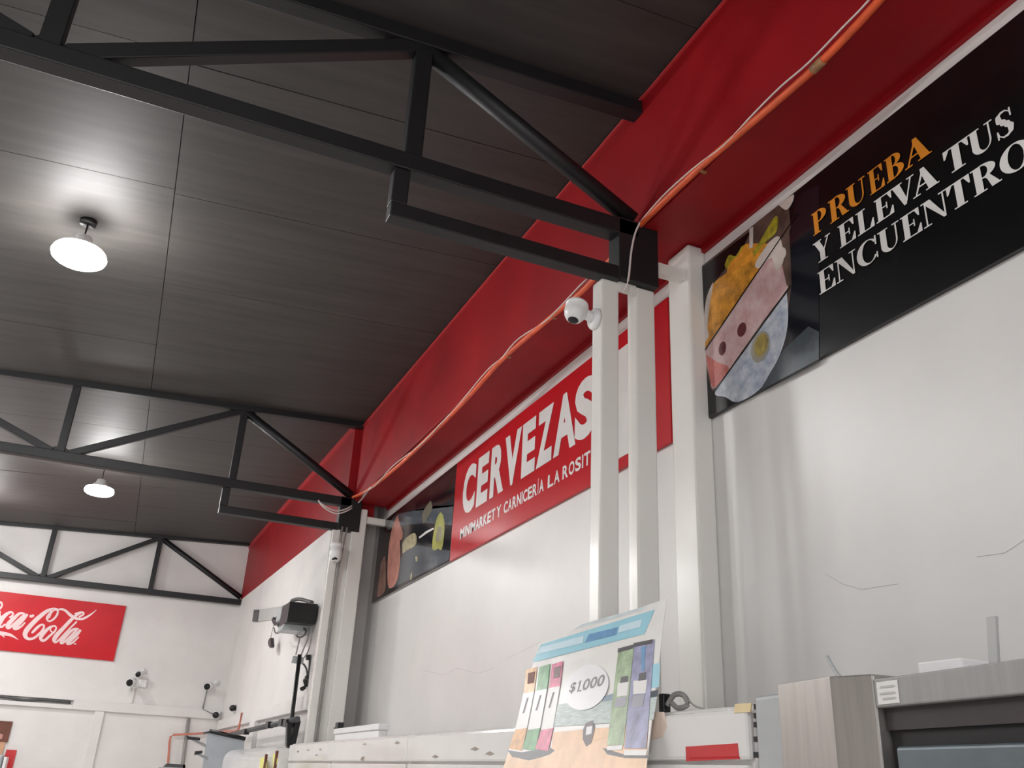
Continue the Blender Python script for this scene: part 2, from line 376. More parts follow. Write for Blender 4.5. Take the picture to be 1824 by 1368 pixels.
def serif(ch):
    """high contrast serif capitals as lists of polygons in a box of width 1 and height 1"""
    st = .05
    R = lambda x0, x1, y0, y1: [(x0, y0), (x1, y0), (x1, y1), (x0, y1)]
    E = [R(.10, .38, 0, 1), R(0, .92, 0, st), R(0, .90, 1 - st, 1), R(.38, .62, .475, .52), [(.96, 0), (.96, .34), (.90, .34), (.72, st), (.72, 0)],
         [(.92, 1), (.92, .68), (.86, .68), (.70, 1 - st), (.70, 1)], R(.60, .66, .36, .64)]
    if ch == 'E': return E
    if ch == 'L': return [R(.12, .42, 0, 1), R(0, .95, 0, st), R(0, .56, 1 - st, 1), [(1, 0), (1, .38), (.93, .38), (.74, st), (.74, 0)]]
    if ch in 'PR':
        g = [R(.10, .38, 0, 1), R(0, .50, 0, st), R(0, .45, 1 - st, 1)]
        g += ring(ell(.42, .735, .50, .265, -90, 90), ell(.42, .735, .20, .215, -90, 90))
        g += [R(.38, .44, .47, .52), R(.38, .44, 1 - st, 1)]
        if ch == 'R': g += [[(.44, .50), (.66, .52), (.96, .06), (.96, 0), (.68, 0), (.56, .38)], R(.92, 1.04, 0, st)]
        return g
    if ch == 'B':
        return [R(.10, .38, 0, 1), R(0, .44, 0, st), R(0, .44, 1 - st, 1), R(.38, .44, .485, .53)] + \
            ring(ell(.40, .755, .44, .245, -90, 90), ell(.40, .755, .17, .2, -90, 90)) + ring(ell(.42, .265, .54, .265, -90, 90), ell(.42, .265, .24, .215, -90, 90))
    if ch == 'U':
        return [R(.10, .38, .3, 1), R(.80, .87, .3, 1), R(0, .48, 1 - st, 1), R(.68, 1, 1 - st, 1)] + \
            ring(ell(.485, .32, .385, .33, 180, 360), ell(.59, .32, .21, .26, 180, 360))
    if ch == 'A':
        return [[(.10, st), (.17, st), (.50, .84), (.46, .96)], [(.40, 1), (.56, 1), (.96, st), (.62, st), (.40, .86)], R(.26, .70, .30, .36), R(0, .30, 0, st), R(.52, 1.04, 0, st)]
    if ch == 'V':
        return [[(.08, 1 - st), (.40, 1 - st), (.64, .16), (.56, 0), (.48, 0)], [(.54, .05), (.58, 0), (.90, 1 - st), (.83, 1 - st)], R(0, .50, 1 - st, 1), R(.70, 1.02, 1 - st, 1)]
    if ch == 'Y':
        return [[(.08, 1 - st), (.40, 1 - st), (.62, .50), (.62, .42), (.38, .42)], [(.58, .46), (.62, .42), (.92, 1 - st), (.84, 1 - st)], R(.36, .64, 0, .46), R(.22, .78, 0, st), R(0, .50, 1 - st, 1), R(.72, 1.02, 1 - st, 1)]
    if ch == 'T':
        return [R(.35, .65, 0, 1), R(.22, .78, 0, st), R(0, 1, 1 - st, 1), [(0, 1), (0, .66), (.06, .66), (.24, 1 - st), (.24, 1)], [(1, 1), (1, .66), (.94, .66), (.76, 1 - st), (.76, 1)]]
    if ch == 'N':
        return [R(.12, .18, 0, 1), [(.04, 1), (.36, 1), (.88, .04), (.88, 0), (.78, 0), (.12, .92)], R(.82, .88, 0, 1), R(0, .32, 0, st), R(0, .36, 1 - st, 1), R(.70, 1, 1 - st, 1)]
    if ch in 'CO':
        a0, a1 = (35, 325) if ch == 'C' else (0, 360)
        g = ring(ell(.50, .5, .50, .52, a0, a1, 40), ell(.56 if ch == 'C' else .5, .5, .24 if ch == 'O' else .30, .47, a0, a1, 40))
        if ch == 'C': g += [R(.86, .93, .62, 1.0), R(.88, .94, .05, .30)]
        return g
    if ch == 'S':
        pts = [(.84, .70, .03), (.80, .86, .03), (.62, .97, .04), (.42, .97, .06), (.25, .86, .12), (.27, .70, .15), (.44, .57, .16), (.62, .44, .16), (.76, .30, .15), (.74, .14, .12), (.56, .03, .06), (.36, .03, .04), (.18, .14, .03), (.12, .32, .03)]
        g = []
        for (x0, y0, w0), (x1, y1, w1) in zip(pts[:-1], pts[1:]):
            g.append([(x0, y0 - w0 * .75), (x1, y1 - w1 * .75), (x1, y1 + w1 * .75), (x0, y0 + w0 * .75)] if abs(x1 - x0) > abs(y1 - y0) else [(x0 - w0, y0), (x1 - w1, y1), (x1 + w1, y1), (x0 + w0, y0)])
            g.append(ell(x1, y1, w1, w1 * .75, 0, 345, 10))
        g += [R(.80, .88, .66, .98), R(.08, .16, .02, .34)]
        return g
    return []

def wall_text_serif(mb, x, chars, h, z0):
    """chars = (letter, y_left, y_right); reads towards smaller y"""
    for ch, yl, yr in chars:
        for k, g in enumerate(serif(ch)):
            mb.poly([(x - k * .00004, yl + (yr - yl) * a, z0 + h * b) for a, b in g])

def sans_polys(ch, bold=0.03):
    cu = bpy.data.curves.new('t', 'FONT'); cu.body = ch; cu.offset = bold; cu.resolution_u = 4; cu.fill_mode = 'FRONT'
    o = bpy.data.objects.new('t', cu); COL.objects.link(o)
    me = o.to_mesh()
    vs = [(v.co.x, v.co.y) for v in me.vertices]; fs = [tuple(p.vertices) for p in me.polygons]
    o.to_mesh_clear(); bpy.data.objects.remove(o); bpy.data.curves.remove(cu)
    x0, x1 = min(v[0] for v in vs), max(v[0] for v in vs); y0, y1 = min(v[1] for v in vs), max(v[1] for v in vs)
    return [((a - x0) / (x1 - x0), (b - y0) / (y1 - y0)) for a, b in vs], fs
def put_sans(mb, ch, fn, bold=0.03, top=1.0):
    vs, fs = sans_polys(ch, bold)
    n = len(mb.v); mb.v += [fn(a, b * top) for a, b in vs]
    for f in fs: mb.f.append(tuple(n + i for i in f)); mb.sm.append(False)

def smooth(pts, n=5):
    out = []
    for i in range(len(pts) - 1):
        p0, p1_, p2_, p3 = pts[max(i - 1, 0)], pts[i], pts[i + 1], pts[min(i + 2, len(pts) - 1)]
        for k in range(n):
            t = k / n
            out.append(tuple(.5 * ((2 * p1_[j]) + (-p0[j] + p2_[j]) * t + (2 * p0[j] - 5 * p1_[j] + 4 * p2_[j] - p3[j]) * t * t + (-p0[j] + 3 * p1_[j] - 3 * p2_[j] + p3[j]) * t ** 3) for j in range(len(p0))))
    out.append(pts[-1]); return out
def wpoly(x, px, mb=None):
    mb = mb or MB(); return mb.poly([atx(u, v, x) for u, v in px])
def xp(u, v, x): return atx(u, v, x)
def c6(a, b): return (1220 + a * 240 / 764, 330 + b * 430 / 1368)
def c7(a, b): return (640 + a * 260 / 1226, 800 + b * 290 / 1368)

# poster 2: black drinks poster
p2 = empty('drinks_poster', (XW, 2.0, 1.61), 'black poster with a cocktail glass and white serif slogan', 'poster', 'wall posters')
XP = XW - .022
B('board', M['p_black'], p2, XP, XW - .001, -0.6, 3.312, 1.615, 2.452, bevel=.002)
def c6p(layer, pts, name, m, parent, rnd=True):
    if rnd and name not in ('dividing_line', 'straw', 'dark_corner', 'slate_haze', 'brown_haze') and len(pts) < 20: pts = smooth(list(pts) + [pts[0]], 4)[:-1]
    return MB().poly([atx(*c6(a, b), XP - .0006 * layer) for a, b in pts]).build(name, m, parent)
pic = B('photo_print', M['p_smoke'], p2, XP - .0006, XP - .0001, 2.60, 3.30, 1.62, 2.448)
# dark surround pieces
c6p(2, [(68, 487), (380, 252), (340, 330), (200, 510), (135, 590), (110, 760), (100, 930), (78, 930)], 'dark_corner', M['p_black'], p2)
c6p(2, [(95, 960), (150, 1160), (300, 1232), (240, 1260), (110, 1320)], 'dark_corner', M['p_black'], p2)
c6p(2, [(625, 60), (760, 0), (760, 1000), (430, 1170), (560, 900), (605, 560), (592, 260), (620, 170)], 'slate_haze', M['p_navy'], p2)
c6p(3, [(560, 930), (700, 800), (760, 830), (760, 985), (425, 1165)], 'slate_haze', M['p_teal'], p2)
gl = [(148, 570), (190, 530), (240, 490), (290, 400), (340, 335), (400, 330), (460, 330), (490, 370), (388, 520), (260, 710), (160, 860), (110, 930), (107, 850), (108, 760), (125, 640)]
c6p(3, gl, 'orange_drink', M['p_drink1'], p2)
c6p(4, [(148, 570), (160, 555), (140, 680), (128, 800), (135, 850), (112, 885), (107, 760), (122, 640)], 'glass_rim', M['p_glassrim'], p2)
c6p(3, [(500, 370), (530, 320), (545, 420), (575, 560), (578, 590), (450, 760), (330, 930), (170, 1150), (140, 1080), (108, 960), (112, 935), (260, 715), (390, 525)], 'pink_drink', M['p_drink2'], p2)
c6p(3, [(578, 610), (585, 760), (560, 900), (500, 1040), (420, 1160), (300, 1228), (230, 1200), (170, 1165), (330, 950), (450, 780)], 'icy_drink', M['p_drink3'], p2)
c6p(4, [(120, 960), (180, 1000), (250, 1040), (165, 1145), (135, 1060)], 'pink_shade', mat('coral_drink_print', (206, 120, 112), .25, var=.15, scale=14), p2)
c6p(4, [(470, 330), (535, 290), (560, 420), (520, 480), (490, 410), (420, 470), (400, 440)], 'glass_rim', M['p_glassrim'], p2)
c6p(2, [(540, 300), (585, 260), (600, 540), (585, 580), (560, 470)], 'brown_haze', M['p_smoke'], p2)
c6p(4, [(225, 450), (250, 395), (290, 400), (330, 340), (380, 380), (440, 290), (500, 190), (525, 180), (520, 260), (470, 310), (430, 350), (390, 400), (330, 410), (300, 440), (240, 475)], 'herb_sprig', M['p_herb'], p2)
c6p(5, [(300, 400), (345, 335), (375, 360), (385, 420), (300, 470), (240, 500), (255, 440)], 'orange_slice', mat('orange_slice_print', (224, 150, 52), .3, var=.15, scale=20), p2)
c6p(6, [(365, 245), (388, 235), (385, 350), (365, 360)], 'straw', M['p_glassrim'], p2)
c6p(5, [(530, 110), (575, 140), (610, 95), (618, 55), (600, 60)], 'light_spot', M['p_glassrim'], p2)
def c6e(layer, cx, cy, rx, ry, rot, name, m):
    r = math.radians(rot)
    return c6p(layer, [(cx + a * math.cos(r) - b * math.sin(r), cy + a * math.sin(r) + b * math.cos(r)) for a, b in ell(0, 0, rx, ry, 0, 345, 22)], name, m, p2)
c6e(5, 322, 818, 24, 42, 15, 'berry', M['p_berry']); c6e(5, 212, 925, 20, 40, 10, 'berry', M['p_berry'])
c6e(5, 428, 915, 50, 92, 15, 'olive_slice', mat('grey_olive_rim_print', (150, 146, 132), .3, var=.1))
c6e(6, 432, 905, 36, 66, 15, 'olive_slice', M['p_olive'])
c6e(5, 552, 385, 22, 34, 8, 'light_spot', M['p_glassrim'])
for a, b in (((98, 950), (640, 150)), ((158, 1172), (602, 560))):
    c6p(7, [(a[0], a[1]), (b[0], b[1]), (b[0] - 3, b[1] + 12), (a[0] - 1, a[1] + 14)], 'dividing_line', M['p_black'], p2)
x = XP - .004
l1 = MB(); wall_text_serif(l1, x, [('P', 2.466, 2.372), ('R', 2.365, 2.26), ('U', 2.262, 2.158), ('E', 2.142, 2.062), ('B', 2.055, 1.962), ('A', 1.965, 1.845)], .108, 2.166)
l1.build('lettering', M['p_orange'], p2)['label'] = 'orange word PRUEBA'
l2 = MB(); wall_text_serif(l2, x, [('Y', 2.475, 2.375)], .103, 2.027); l2.build('lettering', M['p_white'], p2)['label'] = 'white word Y'
l2 = MB(); wall_text_serif(l2, x, [('E', 2.328, 2.235), ('L', 2.228, 2.140), ('E', 2.130, 2.037), ('V', 2.045, 1.935), ('A', 1.950, 1.835)], .103, 2.027); l2.build('lettering', M['p_white'], p2)['label'] = 'white word ELEVA'
l2 = MB(); wall_text_serif(l2, x, [('T', 1.800, 1.695), ('U', 1.695, 1.595), ('S', 1.592, 1.515)], .103, 2.027)
l2.build('lettering', M['p_white'], p2)['label'] = 'white word TUS'
l3 = MB(); wall_text_serif(l3, x, [('E', 2.466, 2.368), ('N', 2.366, 2.252), ('C', 2.248, 2.135), ('U', 2.135, 2.030), ('E', 2.022, 1.928), ('N', 1.925, 1.812), ('T', 1.812, 1.715), ('R', 1.710, 1.605), ('O', 1.600, 1.480), ('S', 1.470, 1.39)], .103, 1.882)
l3.build('lettering', M['p_white'], p2)['label'] = 'white word ENCUENTROS'

# poster 1: red beer poster
p1 = empty('beer_poster', (XW, 6.3, 1.6), 'red poster reading CERVEZAS with a dark picture at its end', 'poster', 'wall posters')
B('board', M['p_red'], p1, XP, XW - .001, 3.58, 6.79, 1.60, 2.43, bevel=.002)
B('picture_board', M['p_dark'], p1, XP, XW - .001, 6.79, 9.08, 1.60, 2.43, bevel=.002)
def c7p(layer, pts, name, m):
    if 'shape' in name: pts = smooth(list(pts) + [pts[0]], 4)[:-1]
    return MB().poly([atx(*c7(a, b), XP - .0006 * layer) for a, b in pts]).build(name, m, p1)
c7p(1, [(470, 430), (805, 330), (795, 480), (470, 520)], 'navy_band', M['p_navy'])
c7p(1, [(330, 545), (620, 480), (790, 470), (778, 640), (560, 620), (380, 640), (230, 680), (270, 590)], 'slate_band', M['p_slate'])
c7p(1, [(470, 640), (775, 640), (760, 850), (480, 800), (400, 780)], 'dark_band', M['p_navy'])
c7p(1, [(380, 860), (480, 805), (765, 855), (748, 935), (240, 1185), (300, 1000)], 'slate_band', M['p_slate'])
c7p(2, [(320, 555), (345, 640), (365, 700), (358, 755), (340, 780), (345, 900), (325, 1070), (290, 1150), (245, 1160), (235, 1050), (245, 850), (260, 740), (285, 630)], 'salmon_shape', M['p_salmon'])
c7p(2, [(180, 960), (215, 900), (222, 1040), (215, 1190), (150, 1240), (160, 1120)], 'salmon_shape', mat('dull_salmon_print', (148, 112, 100), .2, var=.2, scale=6))
c7p(2, [(682, 530), (705, 560), (716, 640), (708, 760), (690, 845), (660, 835), (640, 850), (612, 835), (618, 740), (640, 620), (660, 560)], 'lime_shape', M['p_lime'])
c7p(3, [(660, 650), (690, 660), (690, 760), (660, 780), (640, 760)], 'lime_shape', mat('grey_lime_print', (160, 156, 128), .2, var=.15, scale=10))
c7p(2, [(600, 430), (612, 500), (560, 600), (535, 620), (530, 540), (570, 470)], 'dim_shape', mat('dim_olive_print', (112, 108, 92), .2, var=.2, scale=10))
c7p(2, [(365, 880), (362, 800), (400, 740), (460, 705), (482, 740), (475, 800), (440, 830), (400, 850)], 'cream_shape', M['p_cream'])
c7p(3, [(498, 740), (560, 690), (622, 660), (626, 672), (570, 705), (505, 752)], 'white_line', M['p_white'])
c7p(3, [(470, 905), (488, 900), (490, 940), (475, 945)], 'white_fleck', M['p_cream'])
c7p(3, [(430, 1060), (445, 1030), (440, 1090), (428, 1100)], 'white_fleck', M['p_cream'])
mbt = MB()
for ch, yl, yr in (('C', 6.585, 6.315), ('E', 6.275, 6.05), ('R', 6.005, 5.745), ('V', 5.745, 5.455), ('E', 5.435, 5.215), ('Z', 5.195, 4.945), ('A', 4.935, 4.625), ('S', 4.640, 4.370)):
    put_sans(mbt, ch, lambda a, b, yl=yl, yr=yr: (XP - .002, yl + (yr - yl) * a, 1.915 + .40 * b), .05)
mbt.build('lettering', M['p_white'], p1)['label'] = 'large white word CERVEZAS'
mbt = MB()
def word(mb, wd, yl, yr, z0, h, x, bold=.03):
    ws = {'I': .36, 'Í': .36, 'M': 1.3, 'W': 1.3, ' ': .5}
    tot = sum(ws.get(c, 1.0) for c in wd); y = yl
    for c in wd:
        wdt = (yr - yl) * ws.get(c, 1.0) / tot
        if c != ' ':
            k = 1.26 if c == 'Í' else 1.0
            f0, f1 = (.24, .55) if c in 'IÍ' else (.04, .90)
            put_sans(mb, c, lambda a, b: (x, y + wdt * (f0 + f1 * a), z0 + h * b), bold, k)
        y += wdt
for wd, a, b in (('MINIMARKET', 6.585, 5.865), ('Y', 5.850, 5.755), ('CARNICERÍA', 5.715, 5.055), ('LA', 5.005, 4.825), ('ROSITA', 4.795, 4.34)):
    mbt = MB(); word(mbt, wd, a, b, 1.732, .086, XP - .002)
    mbt.build('lettering', M['p_white'], p1)['label'] = 'small white word ' + wd
MB().box(XP - .002, XP - .0005, 3.86, 4.30, 1.665, 2.33).build('white_panel', M['p_white'], p1)

# ---------------------------------------------------------------- cola sign on the back wall
YS = YB - .03
sg = empty('cola_sign', (-0.6, YB, 1.48), 'red sign with white script lettering on the back wall', 'sign')
MB().hexa([(-2.9, YS, 1.50), (0.158, YS, 1.477), (0.158, YB, 1.477), (-2.9, YB, 1.50), (-2.9, YS, 2.37), (0.170, YS, 2.346), (0.170, YB, 2.346), (-2.9, YB, 2.37)]).build('board', M['p_cola'], sg, .002)
def ck(a, b, l=0): return aty(a * 160 / 1824, 1050 + b * 120 / 1368, YS - .002 - .0006 * l)
script = MB()
def pen(pts):                            # (a, b, width) in the sign's own drawing grid
    P = smooth([(a, b, c * .84) for a, b, c in pts]); n = len(P); L = []; Rr = []
    for i, (a, b, wd) in enumerate(P):
        q0, q1 = P[max(i - 1, 0)], P[min(i + 1, n - 1)]
        dx, dy = q1[0] - q0[0], q1[1] - q0[1]; m = math.hypot(dx, dy) or 1
        L.append((a - dy / m * wd / 2, b + dx / m * wd / 2)); Rr.append((a + dy / m * wd / 2, b - dx / m * wd / 2))
    for i in range(n - 1):
        script.poly([ck(*L[i], i * .02), ck(*L[i + 1], i * .02), ck(*Rr[i + 1], i * .02), ck(*Rr[i], i * .02)])
# first letters left of the frame edge
pen([(-120, 560, 30), (-60, 380, 60), (0, 260, 50), (40, 290, 45), (30, 350, 45), (-20, 400, 50), (-100, 420, 50)])
pen([(-180, 700, 90), (-160, 560, 90), (-90, 450, 60), (-20, 470, 40), (0, 560, 50), (-40, 700, 60), (-110, 780, 70), (-180, 700, 90)])
pen([(-40, 470, 40), (-10, 440, 36), (10, 480, 30)])
# c
pen([(190, 570, 50), (240, 545, 50), (265, 490, 45), (225, 460, 50), (150, 490, 75), (60, 570, 105), (0, 660, 120), (-20, 730, 90), (30, 760, 55), (110, 700, 45)])
# a
pen([(510, 500, 40), (450, 480, 50), (380, 500, 70), (280, 590, 90), (180, 690, 110), (150, 760, 90), (190, 780, 60), (260, 720, 55), (400, 590, 50), (500, 510, 60)])
pen([(560, 500, 50), (470, 600, 95), (350, 720, 105), (290, 780, 90), (340, 800, 60), (430, 750, 50), (510, 670, 36)])
pen([(600, 535, 50), (640, 545, 66), (690, 520, 50)])
# C
pen([(940, 600, 24), (1000, 560, 44), (1040, 480, 36), (1110, 420, 26), (1170, 430, 40), (1160, 510, 50), (1090, 600, 46), (1000, 645, 42), (950, 600, 40), (970, 530, 40), (1060, 430, 44)])
pen([(1180, 400, 28), (1100, 390, 44), (970, 430, 80), (820, 540, 100), (670, 680, 110), (540, 830, 120), (510, 930, 110), (570, 1000, 70), (680, 990, 56), (800, 900, 56), (880, 800, 52), (890, 730, 46), (840, 715, 46), (760, 770, 66), (670, 860, 56), (640, 880, 30)])
pen([(1160, 420, 30), (1240, 400, 50), (1330, 430, 60), (1430, 520, 74), (1540, 585, 66), (1660, 600, 56), (1760, 560, 50), (1880, 480, 30), (1960, 410, 8)])
# o
pen([(1060, 870, 40), (1020, 820, 30), (1050, 760, 40), (1110, 740, 40), (1140, 780, 40), (1110, 850, 46), (1000, 950, 56), (910, 1030, 60), (850, 1030, 70), (830, 970, 90), (900, 870, 90), (1010, 770, 60), (1090, 740, 40)])
# l
pen([(1520, 500, 50), (1620, 470, 50), (1690, 470, 46), (1690, 510, 40), (1600, 560, 46)])
pen([(1640, 480, 36), (1540, 530, 60), (1440, 620, 80), (1300, 770, 90), (1160, 920, 110), (1100, 1020, 100), (1130, 1070, 60), (1200, 1020, 46), (1330, 880, 40), (1560, 650, 40)])
# a
pen([(1600, 810, 40), (1540, 800, 50), (1460, 830, 66), (1360, 920, 80), (1270, 1020, 95), (1240, 1080, 70), (1290, 1080, 50), (1400, 980, 50), (1560, 820, 56)])
pen([(1640, 820, 50), (1560, 910, 84), (1440, 1020, 90), (1370, 1090, 80), (1430, 1100, 56), (1510, 1050, 44), (1600, 960, 30)])
pen([(1500, 1100, 30), (1550, 1110, 26)])
# underline wave
pen([(-260, 900, 60), (-120, 850, 60), (0, 870, 60), (100, 900, 84), (200, 920, 70), (290, 965, 40), (375, 1025, 4)])
pen([(-40, 880, 40), (40, 920, 50), (95, 975, 14)])
script.build('lettering', M['p_pinkw'], sg)['label'] = 'pale white flowing script'

# ---------------------------------------------------------------- lamps
def make_lamp(x, y, label):
    zt = ceil_z(x, y)
    t = empty('ceiling_lamp', (x, y, 2.96), label, 'lamp', 'round hanging shop lamps')
    MB().lathe((x, y, 2.955), (0, 0, 1), [(0, .03), (.008, .10), (.020, .145), (.034, .163), (.056, .170), (.078, .162), (.086, .155)], 28).build('lens', M['bulb'], t)
    MB().lathe((x, y, 3.042), (0, 0, 1), [(0, .150), (.006, .152), (.030, .10), (.034, .085)], 28).build('reflector', M['white'], t)
    MB().lathe((x, y, 3.060), (0, 0, 1), [(0, .085), (.03, .085), (.05, .06), (.09, .05), (.10, .02)], 24).build('housing', M['white'], t)
    MB().tube([(x, y, 3.155), (x, y, zt)], .006, 8).build('cord', M['blackp'], t)
    MB().lathe((x, y, zt - .03), (0, 0, 1), [(0, .05), (.03, .055)], 20).build('ceiling_rose', M['blackp'], t)
    return t
names = ['brightest and largest round lamp hanging at the left', 'smaller round lamp glowing beyond the second truss', 'round lamp hanging behind the viewpoint', 'added unseen lamp before the second truss', 'added unseen lamp near the back wall', 'added unseen lamp left of the viewpoint', 'added unseen lamp level with the smaller lit lamp', 'added unseen lamp level with the largest lit lamp', 'added unseen lamp near the front opening', 'added unseen lamp in the back corner']
for (lx, ly), nm in zip(LAMPS, names):
    make_lamp(lx, ly, nm)

# ---------------------------------------------------------------- conduit and cables along the soffit
XO = XS - .022
def path(px, x): return [atx(u, v, x) for u, v in px]
cd = empty('orange_conduit', (XO, 5, 2.57), 'orange plastic conduit running along the fold of the red soffit', 'conduit')
P = smooth(path([(1640, -90), (1560, 8), (1455, 118), (1350, 210), (1240, 305), (1130, 412), (1048, 508), (985, 562), (895, 640), (830, 712), (750, 792), (700, 838), (650, 876), (612, 892)], XO), 4)
MB().tube(P, .0155, 10).build('pipe', M['orange'], cd)
q = atx(1457, 116, XO)
MB().tube([(q[0], q[1] + .03, q[2]), (q[0], q[1] - .03, q[2])], .019, 12).build('coupling', M['brass'], cd)
for u, v in ((1250, 300), (905, 632), (812, 726), (985, 562)):
    q = atx(u, v, XO); B('saddle_clip', M['brass'], cd, q[0] - .004, XS, q[1] - .008, q[1] + .008, q[2] - .019, q[2] - .0145)
wc = empty('white_cable', (XO, 4, 2.6), 'thin white cable wound along the orange conduit and dropping beside the near truss', 'cable')
pts = smooth(path([(1620, -90), (1548, 0), (1500, 50), (1440, 112), (1390, 155), (1340, 205), (1290, 258), (1235, 300), (1180, 350), (1140, 396)], XO - .012), 4)
MB().tube(pts, .0045, 6).build('strand', M['whitecable'], wc)
e = pts[-1]
MB().tube(smooth([e, (1.97, 3.24, 2.50), (1.945, Y1 - .055, 2.38), (1.925, Y1 - .06, 2.22), (1.915, Y1 - .02, 2.17)], 5), .0055, 6).build('drop', M['whitecable'], wc)
pts = smooth(path([(1045, 500), (980, 560), (925, 605), (895, 632), (870, 660), (826, 706), (790, 752), (745, 792), (700, 832), (668, 862), (648, 880)], XO - .014), 4)
pts = [(p[0] - .004 * math.sin(i * .8), p[1], p[2] - .004 + .014 * math.cos(i * .8)) for i, p in enumerate(pts)]
MB().tube(pts, .0048, 6).build('strand', M['whitecable'], wc)
lc = empty('looped_cable', (1.9, Y2 - .1, 2.4), 'loop of white cables hanging below the end of the second truss', 'cable')
for k in range(2):
    d = k * 4
    MB().tube(smooth([atx(660, 868, XO - .02), aty(640, 890 + d, Y2 - .06), aty(620, 905 + d, Y2 - .07), aty(600, 910 + d * 1.2, Y2 - .07), aty(583, 904 + d, Y2 - .07), aty(572, 897 + d * .5, Y2 - .06), aty(567, 891, Y2 - .045)], 5), .0075, 6).build('strand', M['whitecable'], lc)

# ---------------------------------------------------------------- dome cameras
def turret(name_label, mount, axis_wall, c, r, look, group='security cameras'):
    """mount = centre of the wall plate, c = centre of the head, look = direction of the lens"""
    t = empty('security_camera', mount, name_label, 'camera', group)
    m = Vector(mount); aw = Vector(axis_wall)
    MB().lathe(m, aw, [(0, r * .95), (r * .25, r * .95), (r * .45, r * .8)], 24).build('mount_plate', M['white'], t)
    MB().tube([tuple(m + aw * r * .3), tuple((m + aw * r * .8 + Vector((0, 0, .01)))), (c[0], c[1], c[2] + r * .35)], [r * .42, r * .45, r * .5], 14).build('arm', M['white'], t)
    L = Vector(look).normalized()
    h = MB().lathe(Vector(c) - L * r * .95, L, [(0, r * .72), (r * .10, r * .94), (r * .30, r * 1.0), (r * .32, r * .97), (r * .95, r * .97), (r * 1.35, r * .88), (r * 1.7, r * .68), (r * 1.88, r * .48)], 28).build('head', M['white'], t)
    MB().lathe(Vector(c) + L * r * .82, L, [(0, r * .47), (r * .14, r * .45), (r * .2, r * .30)], 20).build('lens', M['lens'], h)
    return t
turret('white dome camera on a wall arm at the top of the near column', (1.812, Y1 + .045, 2.03), (-1, 0, 0), (1.695, Y1 + .035, 2.035), .056, (-.28, -.12, -1))
t = empty('security_camera', (1.885, Y2 - .1, 1.95), 'small white dome camera on the far column with conduits', 'camera', 'security cameras')
MB().lathe((1.885, Y2 - .115, 2.09), (0, 0, -1), [(0, .062), (.04, .065)], 24).build('mount_plate', M['white'], t)
h = MB().lathe((1.885, Y2 - .115, 2.05), (0, 0, -1), [(0, .058), (.06, .062), (.12, .055), (.145, .035)], 24).build('head', M['white'], t)
MB().lathe((1.880, Y2 - .135, 1.935), (0, -.45, -1), [(0, .036), (.02, .032), (.026, .02)], 18).build('lens', M['lens'], h)
B('wall_arm', M['white'], t, 1.86, 1.91, Y2 - .10, Y2 - .03, 2.05, 2.09)

def bullet(c, look, label, r=.05, ln=.16, foot=None):
    t = empty('security_camera', c, label, 'camera', 'security cameras on the back wall')
    L = Vector(look).normalized(); C0 = Vector(c)
    b_ = MB().lathe(C0 - L * ln, L, [(0, r * .6), (.02, r), (ln, r)], 20).build('body', M['white'], t)
    MB().lathe(C0 + L * .001, L, [(0, r * .85), (.015, r * .8), (.02, r * .4)], 20).build('lens', M['lens'], b_)
    f = Vector(foot) if foot else Vector((c[0] + .08, YB, c[2] - .1))
    MB().tube([tuple(C0 - L * ln * .6), tuple(f + Vector((0, -.06, 0))), tuple(f)], .014, 8).build('bracket', M['white'], t)
    MB().lathe(f, (0, -1, 0), [(0, .05), (.012, .05)], 18).build('mount_plate', M['white'], t)
    return t
bullet(aty(231, 1216, YB - .28), (-.35, -1, -.2), 'white bullet camera, the lower one beside the junction box on the back wall', .062, .18, (.50, YB, 1.10))
bullet(aty(246, 1201, YB - .16), (-.1, -1, -.25), 'white bullet camera, the upper one above the junction box on the back wall', .05, .1, (.64, YB, 1.36))
jb = tag(B('junction_box', M['white'], None, .60, .72, YB - .06, YB, 1.12, 1.24, bevel=.008), 'small white junction box beside the pair of wall cameras', 'junction box')
tag(B('cable_duct', M['wallfar'], None, .525, .565, YB - .03, YB, .87, 1.12, bevel=.004), 'short white cable duct dropping from the pair of cameras to the beam', 'cable duct')
bullet(aty(369, 1223, YB - .2), (-.5, -1, -.2), 'white bullet camera nearest the corner on the back wall', .06, .14, (1.80, YB, 1.28))
tag(MB().tube([(1.665, YB - .03, 1.22), (1.645, YB - .03, .87)], .012, 8).build('thin_conduit', M['grey']), 'thin grey conduit dropping from the corner camera', 'conduit')
cr = empty('security_camera', (1.86, YB - .15, .80), 'tiny dark camera low in the corner of the back wall', 'camera', 'security cameras on the back wall')
MB().lathe((1.86, YB - .12, .79), (-.2, -1, -.2), [(0, .04), (.07, .05), (.09, .03)], 16).build('head', M['blackp'], cr)
B('mount_plate', M['white'], cr, 1.82, 1.92, YB - .12, YB - .05, .80, .85)
cr = empty('security_camera', (XF - .1, 14.7, .83), 'tiny dark camera above the orange pipe on the far right wall', 'camera', 'security cameras on the back wall')
q = aty(419, 1261, 14.7)
MB().lathe((q[0] - .02, q[1], q[2]), (-.6, -1, -.2), [(-.08, .035), (.06, .045), (.08, .03)], 16).build('head', M['blackp'], cr)
B('bracket', M['white'], cr, q[0] - .02, XF, q[1] - .02, q[1] + .04, q[2] - .08, q[2] - .045)
MB().tube([(1.64, YB - .06, .86), (1.86, YB - .06, .78)], .008, 6).build('cable', M['grey'], cr)

